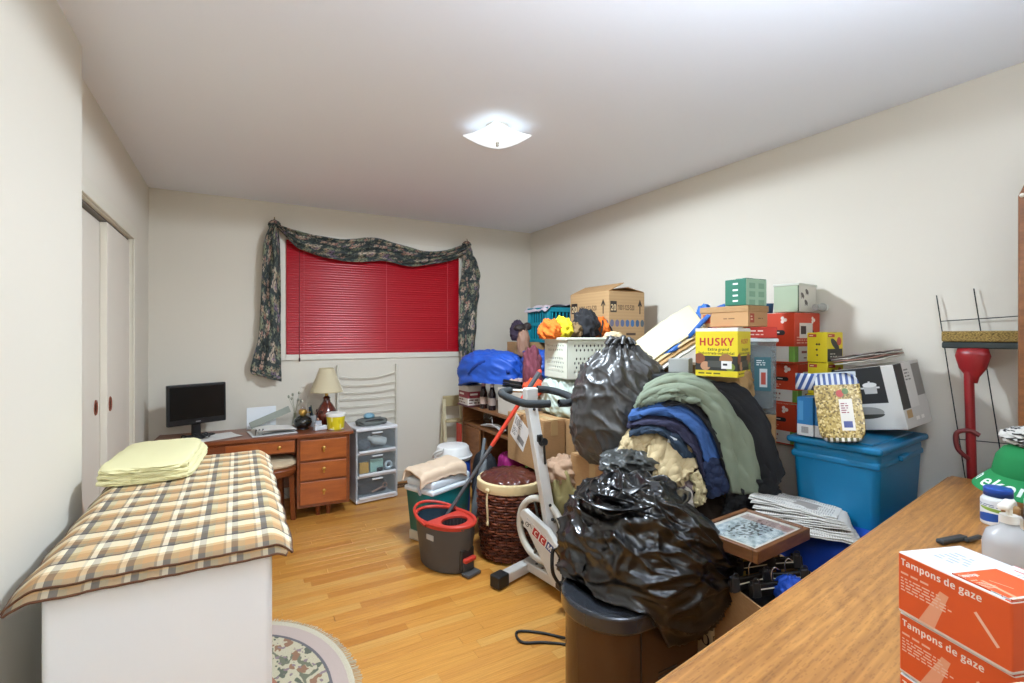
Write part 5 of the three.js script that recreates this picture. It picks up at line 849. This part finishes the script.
{ // open cardboard box with hangers
  const t = thing('open_box', 'open cardboard box of black hangers in front of the dresser', 'box', [1.742, 0, -1.113], -.3), w = .36, d = .34, h = .45;
  for (const [gw, gd, x, z] of [[.006, d, -w / 2, 0], [.006, d, w / 2, 0], [w, .006, 0, d / 2], [w, .006, 0, -d / 2]]) part('side', boxUV(bx(gw, h, gd, x, h / 2, z), 3), card, t);
  part('base', boxUV(bx(w, .006, d, 0, .003, 0), 3), card, t);
  part('filler', lump(.16, .2, .15, { squash: 8, fold: .04, flatBottom: -.95 }, 30, 20).translate(0, .2, 0), M(0x34373c, .8), t, 'dark folded cloth inside');
  const co = Math.cos(-.3), si = Math.sin(-.3), W = (x, y, z) => [1.742 + x * co + z * si, y, -1.113 - x * si + z * co];
  const ls = ['hanger at the left of the open box by the cream carton', 'hanger at the right of the open box by the blue sack', 'hanger nearest the dresser in the open box', 'hanger between the dresser and the framed picture in the open box', 'hanger under the framed picture in the open box'];
  const hs = [[1.6, .475, -1.1, -.3], [1.82, .48, -1.125, -.55], [1.64, .47, -1.04, -.45], [1.745, .472, -1.055, -.6], [1.7, .485, -1.15, -.4]];
  for (let k = 0; k < 5; k++) { const o = thing('trouser_hanger', ls[k], 'hanger', hs[k].slice(0, 3), hs[k][3], 'black hangers in the open box'); o.rotation.z = .1; part('bar', bx(.17, .045, .014, 0, 0, 0, .005), M(0x17181a, .4), o); part('strip', bx(.1, .02, .002, 0, .008, .008).rotateX(-.5), M(0xd8d0ba, .5), o); for (const s of [-1, 1]) part('clip', [bx(.03, .055, .022, s * .062, .004, 0, .004), new THREE.TorusGeometry(.011, .002, 6, 16).translate(s * .062, .036, .01)], M(0x4c4f52, .3, { metalness: .6 }), o); part('hook', tube([[0, .02, 0], [0, .05, 0], [.012, .07, 0], [.03, .06, 0]], .0025, 16, 6), chrome, o); }
  single('blue_cloth', 'bright blue cloth at the near corner of the open box', 'cloth', lump(.06, .05, .06, { fold: .25, s: 52 }, 36, 24).translate(0, .035, 0), M(0x1f52c0, .6), W(-.02, .43, .13));
  single('yellow_envelope', 'yellow and black packet under the left of the picture', 'packet', bx(.11, .02, .16, 0, .01, 0, .003), M(0xb99a4a, .7), W(-.1, .455, -.11), .3);
}
{ // paper bag with big letters
  const [g, m] = printed(.06, .5, .1, (q, k, w, h) => { rect(q, '#c9bd9c', 0, 0, w, h); if (k < 2) { text(q, 'BO', w * .55, h * .62, 6, '#2a2620', { align: 'center', font: 'serif', w: w * .8 }); rect(q, '#b23a34', w * .3, h * .78, w * .3, 2); } });
  const t = thing('paper_carton', 'narrow cream carton with black letters behind the glossy garbage bag', 'box', [1.6, 0, -1.29], .0); part('body', g.translate(0, .25, 0), m, t); part('fold_line', bx(.062, .003, .102, 0, .46, 0), M(0xb5a987, .7), t);
}
// yellow boxes, blue boxes, cookware, food bag on the tote lid
const LID = .925;
{
  const yel = (q, k, w, h) => { rect(q, '#dcc520', 0, 0, w, h); if (k === 2) return; rect(q, '#b83a2c', w * .08, h * .06, w * .4, h * .1); scribble(q, '#f2e6c8', w * .12, h * .09, w * .32, h * .05, 1, 2); if (k) { rect(q, '#3c3a34', w * .05, h * .55, w * .9, h * .42); q.fillStyle = '#3c3a34'; q.beginPath(); q.ellipse(w * .5, h * .4, w * .3, h * .12, .6, 0, 7); q.fill(); q.fillStyle = '#c2463a'; q.beginPath(); q.ellipse(w * .75, h * .3, w * .14, h * .14, 0, 0, 7); q.fill(); scribble(q, '#c9c4b4', w * .2, h * .68, w * .5, h * .18, 2, 5); } else { q.fillStyle = '#4a3a24'; for (const [x, y] of [[.5, .4], [.62, .4], [.5, .58], [.52, .76]]) { q.beginPath(); q.arc(w * x, h * y, h * .035, 0, 7); q.fill(); } } };
  box('yellow_box', 'upper yellow toy box beside the red cartons', [.14, .14, .09], [2.45, 1.232, -1.292], 0, yel, { group: 'yellow boxes' });
  box('yellow_box', 'lower yellow toy box standing on the turquoise tote', [.14, .15, .09], [2.455, 1.08, -1.292], 0, yel, { group: 'yellow boxes' });
  box('yellow_box', 'bottom yellow box behind the blue cartons on the tote', [.14, .148, .1], [2.45, .93, -1.29], 0, yel, { group: 'yellow boxes' });
  for (let k = 0; k < 2; k++) box('blue_carton', ['left of the two light blue cartons on the tote', 'right of the two light blue cartons on the tote'][k], [.1, .165, .065], [2.16 + k * .012, LID + .004, -1.2 + k * .068], .1, (q, c, w, h) => { rect(q, '#2679b8', 0, 0, w, h); if (c < 2) { rect(q, '#d8dce0', 0, h * .7, w, h * .3); for (let i = 0; i < 10; i++) rect(q, '#33363c', w * .3 + i * .28, h * .76, .14, h * .16); rect(q, '#4d97cc', w * .1, h * .1, w * .3, h * .5); } }, { group: 'light blue cartons' });
}
{ // cookware box, tilted
  const w = .23, h = .27, d = .235;
  const [g, m] = printed(w, h, d, (q, k, W, Hh) => {
    rect(q, '#cfccc6', 0, 0, W, Hh); if (k === 2) { rect(q, '#b9b3aa', 0, 0, W, Hh); for (let i = 0; i < 14; i++) rect(q, ['#d8d2c8', '#7d6f66', '#9a4a40', '#c9c2b4'][i % 4], (i * 5) % W, (i * 7) % Hh, 6, 2); return; }
    if (k === 0) { rect(q, '#2a2a2a', 0, 0, W * .8, Hh * .58); for (const [x, y, s] of [[W * .24, Hh * .38, 2.3], [W * .56, Hh * .34, 2.6]]) { q.fillStyle = '#b9b7b3'; q.beginPath(); q.moveTo(x - s, y - s * .5); q.lineTo(x + s, y - s * .5); q.lineTo(x + s * .9, y + s * .9); q.lineTo(x - s * .9, y + s * .9); q.fill(); q.fillStyle = '#dddbd7'; q.beginPath(); q.ellipse(x, y - s * .55, s * 1.05, s * .4, 0, 0, 7); q.fill(); q.fillRect(x - .4, y - s * 1.15, .8, 1); q.fillRect(x - s * 1.4, y - s * .2, s * .45, .7); q.fillRect(x + s * .95, y - s * .2, s * .45, .7); } q.fillStyle = '#8f8d88'; q.beginPath(); q.ellipse(W * .4, Hh * .72, W * .3, Hh * .09, 0, 0, 7); q.fill(); q.fillStyle = '#3a3a34'; q.beginPath(); q.ellipse(W * .4, Hh * .75, W * .3, Hh * .07, 0, 0, Math.PI); q.fill(); rect(q, '#5a3a30', 0, Hh * .85, W * .26, Hh * .15); }
    else { rect(q, '#3a3a38', 0, 0, W * .3, Hh * .7); rect(q, '#dcd9d3', W * .3, 0, W * .34, Hh * .7); scribble(q, '#8a8782', W * .34, Hh * .1, W * .26, Hh * .2, 4, 4); rect(q, '#8a8680', W * .66, Hh * .05, W * .3, Hh * .5); scribble(q, '#efece6', W * .4, Hh * .82, W * .5, Hh * .12, 1, 12); rect(q, '#b9986a', W * .1, Hh * .72, W * .2, Hh * .12); }
  });
  const t = thing('cookware_box', 'big black and white cookware box with printed pots on the tote', 'box', [2.5, LID + .035, -1.05]); part('body', g.translate(0, h / 2, 0), m, t); part('tape', bx(.04, .001, d + .002, 0, h + .0006, 0), M(0xb5b0a4, .3), t); t.quaternion.setFromAxisAngle(V(-.93, 0, .37).normalize(), .19);
  for (let k = 0; k < 4; k++) single('flyer', ['lowest flyer on top of the cookware box', 'second flyer on top of the cookware box', 'third flyer on top of the cookware box', 'uppermost flyer on top of the cookware box'][k], 'flyer', sheet((u, v) => [(u - .5) * .2, .004 * n2(u * 3 + k, v * 3), (v - .5) * .19], 10, 8, .004).applyQuaternion(new THREE.Quaternion().setFromAxisAngle(V(-.93, 0, .37).normalize(), .19)), M([0xd8d2c4, 0xb58878, 0xc9c4ba, 0x8d7d72][k], .7), [2.46 + k * .006, LID + .325 + k * .008, -1.11 - .008 * k], -.02 - k * .06, 'flyers on the cookware box');
}
{ // bag of nuts leaning on the cookware box
  const c = canvas(256, 384, (g) => { rect(g, '#b59a54', 0, 0, 256, 384); for (let i = 0; i < 900; i++) { g.fillStyle = ['#cdb672', '#8d7434', '#ddcb92', '#6f5a2a'][i % 4]; g.beginPath(); g.ellipse(rnd() * 256, rnd() * 384, 7, 4.5, rnd() * 3, 0, 7); g.fill(); } rect(g, '#cfd6dc', 0, 0, 256, 70); for (let i = 0; i < 9; i++) rect(g, '#2c4c8c', i * 30, 0, 15, 70); for (let i = 0; i < 9; i++) { rect(g, '#e6e4da', i * 30, 358, 15, 26); rect(g, '#5a5a34', i * 30 + 15, 358, 15, 26); } rect(g, '#e6e2da', 130, 150, 70, 170); scribble(g, '#8a3a4a', 138, 170, 52, 60, 5, 3); rect(g, '#3a4a8a', 142, 270, 46, 34); g.fillStyle = '#b8403a'; g.beginPath(); g.arc(140, 120, 20, 0, 7); g.fill(); g.fillStyle = '#4a6a2c'; g.beginPath(); g.arc(170, 108, 17, 0, 7); g.fill(); });
  const g = blob((d) => { const e = 5, k = Math.pow(Math.abs(d.x) ** e + Math.abs(d.y) ** e, -1 / e); return [d.x * k * .1 * (1 + .04 * n2(d.y * 4, 1)), d.y * k * .15, d.z * .035 * (1 - .75 * Math.pow(Math.abs(d.y), 3)) * (1 + .2 * n2(d.x * 4, d.y * 4))]; }, 60, 40);
  const p = g.attributes.position, u = g.attributes.uv; for (let i = 0; i < p.count; i++) u.setXY(i, p.getX(i) / .21 + .5, p.getY(i) / .31 + .5);
  const t = thing('nut_bag', 'clear bag of yellowish nuts with blue striped top leaning on the cookware box', 'bag', [2.14, LID + .004, -1.06], -1.05); t.scale.set(.78, .92, .8); t.rotation.z = .1; const b = part('bag', g.rotateX(-.25).translate(0, .146, 0), M(0xffffff, .3, { map: tex(c), clearcoat: .5 }), t); part('top_seal', bx(.19, .02, .003, 0, .29, -.075), M(0xc9d2da, .3), b);
}
single('striped_packet', 'blue and white striped packet behind the bag of nuts', 'packet', sheet((u, v) => [(u - .5) * .16, v * .07, .02 * Math.sin(u * 5)], 16, 6, .012), M(0xffffff, .4, { map: tex(canvas(128, 64, (g) => { rect(g, '#d8dde2', 0, 0, 128, 64); for (let i = 0; i < 8; i++) { g.save(); g.translate(i * 18, 0); g.transform(1, 0, -.3, 1, 6, 0); rect(g, '#2c4c8c', 0, 0, 9, 64); g.restore(); } })) }), [2.16, LID + .2, -1.17], -.9);
{ const t = thing('plastic_wrap', 'clear and lilac plastic packet at the right of the turquoise tote', 'packet', [2.6, .53, -.89]); part('packet', lump(.05, .09, .04, { fold: .3, s: 61 }, 36, 24).translate(0, .063, 0), M(0xb8a8d0, .3, { transmission: .3, ior: 1.3 }), t); part('twist', lump(.03, .05, .03, { fold: .4, s: 62 }, 24, 16).translate(-.04, .1, .0), M(0xc8d2c8, .25, { transmission: .5, ior: 1.3 }), t); }

/* ---------- dresser in the foreground ---------- */
const DR = { x: .5, z: -.556, a: .1386 };                 // front left corner of the top and its heading
const dr = (s, q) => [DR.x + s * Math.cos(DR.a) + q * Math.sin(DR.a), DR.z - s * Math.sin(DR.a) + q * Math.cos(DR.a)];   // s along the front edge, q back towards the wall
const TOP = .8;
{
  const oak = grain(1024, 512, (x, y) => { const w = fbm2(x * 4, y * 70, 5), c = Math.hypot((x - .62) * 1.2, (y - .35) * 3.4 + .25 * fbm2(x * 3, y * 3, 3)), r = Math.sin(c * 60 + 4 * fbm2(x * 4, y * 6, 3)), p = n2(x * 50, y * 420) > .55 ? -.22 : 0; return mixc([130, 82, 36], [212, 152, 80], clamp(.56 + .42 * w + .07 * r + p)); });
  const om = M(0xffffff, .38, { map: tex(oak), clearcoat: .2, clearcoatRoughness: .3 }), L = 2.0, D = .47;
  const [cx, cz] = dr(L / 2, D / 2), t = thing('dresser', 'long oak dresser in the right foreground with boxes and bottles on top', 'dresser', [cx, 0, cz], DR.a);
  const g = boxUV(bx(L, .028, D, 0, TOP - .014, 0, .008), 1), u = g.attributes.uv; for (let i = 0; i < u.count; i++) u.setXY(i, u.getX(i) / 2 + .5, u.getY(i) + .5);
  part('top', g, om, t);
  part('edge_trim', boxUV(bx(L + .008, .02, .012, 0, TOP - .018, -D / 2 - .004, .005), 1), om, t);
  part('carcass', boxUV(bx(L - .04, TOP - .1, D - .04, 0, .07 + (TOP - .1) / 2, 0), .7), om, t);
  part('plinth', boxUV(bx(L - .08, .07, D - .1, 0, .035, 0), .7), om, t);
  for (let r = 0; r < 3; r++) for (let c = 0; c < 3; c++) { const dw = part('drawer', boxUV(bx(.6, .2, .018, -.64 + c * .64, .18 + r * .225, -D / 2 + .012, .005), .7), om, t); part('knob', lathe([[0, .024], [.013, .021], [.015, .014], [.006, .008], [.008, 0]], 16).rotateX(-Math.PI / 2).translate(-.64 + c * .64, .18 + r * .225, -D / 2 + .002), brass, dw); }
}
{ // gauze boxes
  const gz = (q, k, w, h) => {
    if (k === 2) { rect(q, '#dcdcde', 0, 0, w, h); rect(q, '#cf4a20', w * .5, h * .15, 1, h * .75); rect(q, '#cf4a20', w * .94, 0, w * .06, h); scribble(q, '#a9b0c0', w * .15, h * .3, w * .3, h * .4, 5, 3); scribble(q, '#b8bec8', w * .6, h * .25, w * .3, h * .5, 6, 6); return; }
    rect(q, '#e2581c', 0, 0, w, h); rect(q, '#e8d8cc', 0, h - .5, w, .5); rect(q, '#e8d8cc', 0, 0, w, .25);
    if (k === 0) { text(q, 'Tampons de gaze', .5, 1.2, 1.25, '#f4e6dc', { w: w * .74 }); scribble(q, '#eeb79c', .5, 2.5, w * .45, .6, 1, 5); scribble(q, '#f0c2aa', .5, 3.3, w * .6, 2, 5, 8); q.strokeStyle = 'rgba(245,215,196,.8)'; q.lineWidth = .4; q.beginPath(); q.moveTo(w * .72, 3.2); q.lineTo(w * .9, 6); q.stroke(); q.fillStyle = 'rgba(240,190,160,.75)'; q.beginPath(); q.moveTo(w * .42, 2.8); q.lineTo(w * .2, h); q.lineTo(w * .36, h); q.lineTo(w * .5, 3); q.fill(); }
  };
  const lb = ['bottom orange gauze pad box of the stack on the dresser', 'middle orange gauze pad box of the stack on the dresser', 'top orange gauze pad box with white lid on the dresser'];
  for (let k = 0; k < 3; k++) box('gauze_box', lb[k], [.107, .0845, .135], [.84 + (k === 2 ? 0 : .004), TOP + .0855 * k, -.249], -.33 + [.02, .015, 0][k], gz, { group: 'orange gauze boxes' });
}
function bottle(name, label, [x, z], prof, color, capR, capH, capY, capColor, lab) {
  const t = thing(name, label, 'bottle', [x, TOP, z]); t.scale.setScalar(.86); part('body', lathe(prof, 32), M(color, .35), t); part('cap', lathe([[0, capY], [capR, capY], [capR, capY + capH - .004], [capR - .004, capY + capH], [0, capY + capH]], 28), M(capColor, .4), t);
  if (lab) { const c = canvas(256, 128, (g) => { rect(g, '#dfe2e4', 0, 0, 256, 128); for (const o of [0, 128]) { g.fillStyle = lab[0]; g.beginPath(); g.ellipse(o + 50, 96, 48, 26, -.3, 0, 7); g.fill(); g.fillStyle = lab[1]; g.beginPath(); g.ellipse(o + 64, 46, 40, 10, .2, 0, 7); g.fill(); scribble(g, '#5a6a8a', o + 16, 14, 84, 20, 2, 3); } }); part('wrap_label', new THREE.CylinderGeometry(lab[2], lab[2], lab[3], 32, 1, true).translate(0, lab[4], 0), M(0xffffff, .45, { map: tex(c) }), t); }
  return t;
}
bottle('lotion_bottle', 'white tub with blue cap and blue print under the green hat', [1.955, -.545], [[0, 0], [.042, 0], [.045, .006], [.045, .085], [.036, .1], [0, .1]], 0xdcdedd, .038, .028, .1, 0x1e4fae, ['#1f4f9e', '#8fae4a', .0455, .07, .047]);
bottle('lotion_bottle', 'second white bottle with blue cap at the photo edge', [2.03, -.47], [[0, 0], [.042, 0], [.045, .006], [.045, .09], [.034, .108], [0, .108]], 0xdcdedd, .036, .03, .108, 0x1e4fae, ['#1f4f9e', '#5fae8a', .0455, .07, .05]);
bottle('pill_bottle', 'small translucent bottle with tan cap before the white tub', [1.83, -.485], [[0, 0], [.026, 0], [.028, .004], [.028, .075], [.02, .088], [0, .088]], 0xe2ddd0, .022, .022, .088, 0xb08a5c);
{ // pump bottles
  const pump = (label, x, z, y, s, turn) => { const t = thing('pump_bottle', label, 'bottle', [x, y, z], turn); t.scale.setScalar(s); part('body', lathe([[0, 0], [.042, 0], [.046, .006], [.047, .1], [.04, .125], [.018, .14], [.016, .15], [0, .15]], 32), M(0xd9dadb, .25, { transmission: .35, ior: 1.3 }), t); part('collar', cyl(.017, .018, .018, 0, .158, 0, 20), M(0xe6e4dc, .4), t); part('nozzle', [cyl(.006, .006, .03, 0, .178, 0, 12), bx(.075, .012, .022, -.026, .196, 0, .005)], M(0xe6e2d6, .4), t); };
  pump('translucent white pump bottle with its spout to the left', 1.5, -.4, TOP, .95, .1);
  pump('white pump bottle in front of the gauze boxes at the photo corner', .69, -.165, TOP, 1.04, -.4);
}
{ // green cap lying on the bottles
  const t = thing('sun_hat', 'green sun hat with white lettering lying on the bottles', 'hat', [2.135, TOP + .12, -.535], .5); t.scale.setScalar(.85); t.rotation.z = .12;
  const c = canvas(1024, 128, (g) => { rect(g, '#1f8a4c', 0, 0, 1024, 128); for (let i = 0; i < 4; i++) text(g, 'ekon', 20 + i * 256, 70, 92, '#e8efe8', { w: 220, italic: true }); });
  part('crown', lathe([[0, .115], [.03, .113], [.06, .1], [.078, .07], [.085, .03], [.088, .008], [.084, .008], [.08, .03], [.072, .066], [.05, .095], [0, .108]], 40), M(0x178045, .85), t);
  part('brim', lathe([[.14, -.052], [.112, -.018], [.086, .01]], 56), M(0xffffff, .85, { map: tex(c) }), t); part('brim_lining', lathe([[.14, -.053], [.111, -.021], [.084, .006]], 56), M(0x178045, .85), t);
}
single('striped_cloth', 'black and white patterned cloth on top of the green hat', 'cloth', lump(.08, .03, .06, { fold: .3, ff: 4, s: 71 }, 44, 26).translate(0, .02, 0), M(0xffffff, .85, { map: tex(canvas(128, 128, (g) => { rect(g, '#d8d4cc', 0, 0, 128, 128); for (let i = 0; i < 60; i++) { g.strokeStyle = '#1f1d1c'; g.lineWidth = 4; g.beginPath(); const x = rnd() * 128, y = rnd() * 128; g.moveTo(x, y); g.quadraticCurveTo(x + 10, y + rr(-14, 14), x + 24, y + rr(-10, 10)); g.stroke(); } }), 2, 1) }), [2.15, TOP + .22, -.53], .4);
{ const t = thing('eyeglass_tool', 'dark grey clamp lying flat behind the gauze boxes', 'tool', [1.68, TOP, -.56], -.2); part('jaw', bx(.1, .012, .02, 0, .008, 0, .004), M(0x33373a, .4), t); part('arm', bx(.07, .01, .012, .06, .008, .02, .004).rotateY(.1), M(0x2b2e30, .4), t); }
{ // sponge mop upside down against the wall
  const t = thing('sponge_mop', 'red sponge mop standing upside down against the right wall', 'mop', [0, 0, 0]);
  const A = V(2.52, .02, -.76), B = V(2.6, 1.3, -.815), P = (k) => A.clone().lerp(B, k).toArray(), red = M(0x921a1e, .35);
  part('pole', rod(P(0), P(.93), .016, 14), red, t);
  const hd = part('mop_socket', [lathe([[0, .065], [.05, .06], [.058, .03], [.045, -.02], [.022, -.055], [.016, -.08], [0, -.08]], 28).scale(1, 1, .5).rotateY(1.45)], red, t); hd.position.set(2.597, 1.245, -.8); 
  part('lever', tube([[2.56, .86, -.8], [2.545, .9, -.83], [2.55, .96, -.835], [2.565, .975, -.8], [2.57, .96, -.77]], .009, 40, 8), M(0x7a2a2a, .4), t, 'dark wringer lever');
  const h = part('squeegee_plate', bx(.05, .026, .3, 0, 0, 0, .006), M(0x2b3432, .5), t); h.position.set(2.605, 1.318, -.745);
  const s = part('sponge', bx(.06, .045, .3, 0, 0, 0, .008), M(0xffffff, .95, { map: tex(grain(128, 64, (x, y) => (n2(x * 26, y * 13) > .35 ? [74, 58, 26] : mixc([150, 122, 66], [176, 148, 84], rnd())))) }), t, 'yellow brown sponge'); s.position.set(2.605, 1.354, -.745);
}
{ // thin wire stand on the wall
  const t = thing('wire_rack', 'thin dark wire rack leaning on the right wall behind the mop', 'rack', [0, 0, 0]), m = M(0x2a2e2c, .5, { metalness: .5 });
  part('upright', rod([2.69, 1.535, -.95], [2.6, .1, -.74], .0022, 8), m, t); part('upright', rod([2.69, 1.555, -.825], [2.6, .1, -.62], .0022, 8), m, t); part('upright', rod([2.69, 1.57, -.6], [2.6, .1, -.5], .0022, 8), m, t);
  for (const [y, k] of [[1.42, 0], [.92, 1], [.5, 2]]) { const f = (1.535 - y) / 1.435; part('crossbar', rod([lerp(2.69, 2.6, f), y, lerp(-.95, -.74, f)], [lerp(2.69, 2.6, f), y + .02, lerp(-.6, -.5, f)], .0019, 8), m, t); }
}
{ // wooden framed mirror standing on the dresser
  const t = thing('wall_mirror', 'wooden framed mirror standing on the dresser at the right photo edge', 'mirror', [2.37, TOP, -.606], -1.3);
  const fm = M(0xffffff, .4, { map: tex(woodTex([112, 66, 32], [150, 94, 50])) }), Hh = 1.14, W = .46;
  const s = new THREE.Shape(); s.moveTo(0, 0); s.lineTo(W, 0); s.lineTo(W, Hh - .1); s.lineTo(W - .04, Hh); s.lineTo(.04, Hh); s.lineTo(0, Hh - .1); s.closePath(); const ho = new THREE.Path(); ho.moveTo(.06, .06); ho.lineTo(.06, Hh - .1); ho.lineTo(W - .06, Hh - .1); ho.lineTo(W - .06, .06); ho.closePath(); s.holes.push(ho);
  part('frame', boxUV(new THREE.ExtrudeGeometry(s, { depth: .022, bevelEnabled: true, bevelSize: .004, bevelThickness: .004 }), 2), fm, t);
  part('mirror_glass', bx(W - .1, Hh - .14, .005, W / 2, Hh / 2 - .02, .01), M(0xd0d4d4, .03, { metalness: 1 }), t);
  part('corner_button', new THREE.SphereGeometry(.008, 12, 8).translate(.006, Hh - .1, .024), M(0xd8cfbf, .4), t);
}
renderer.render(scene, camera);
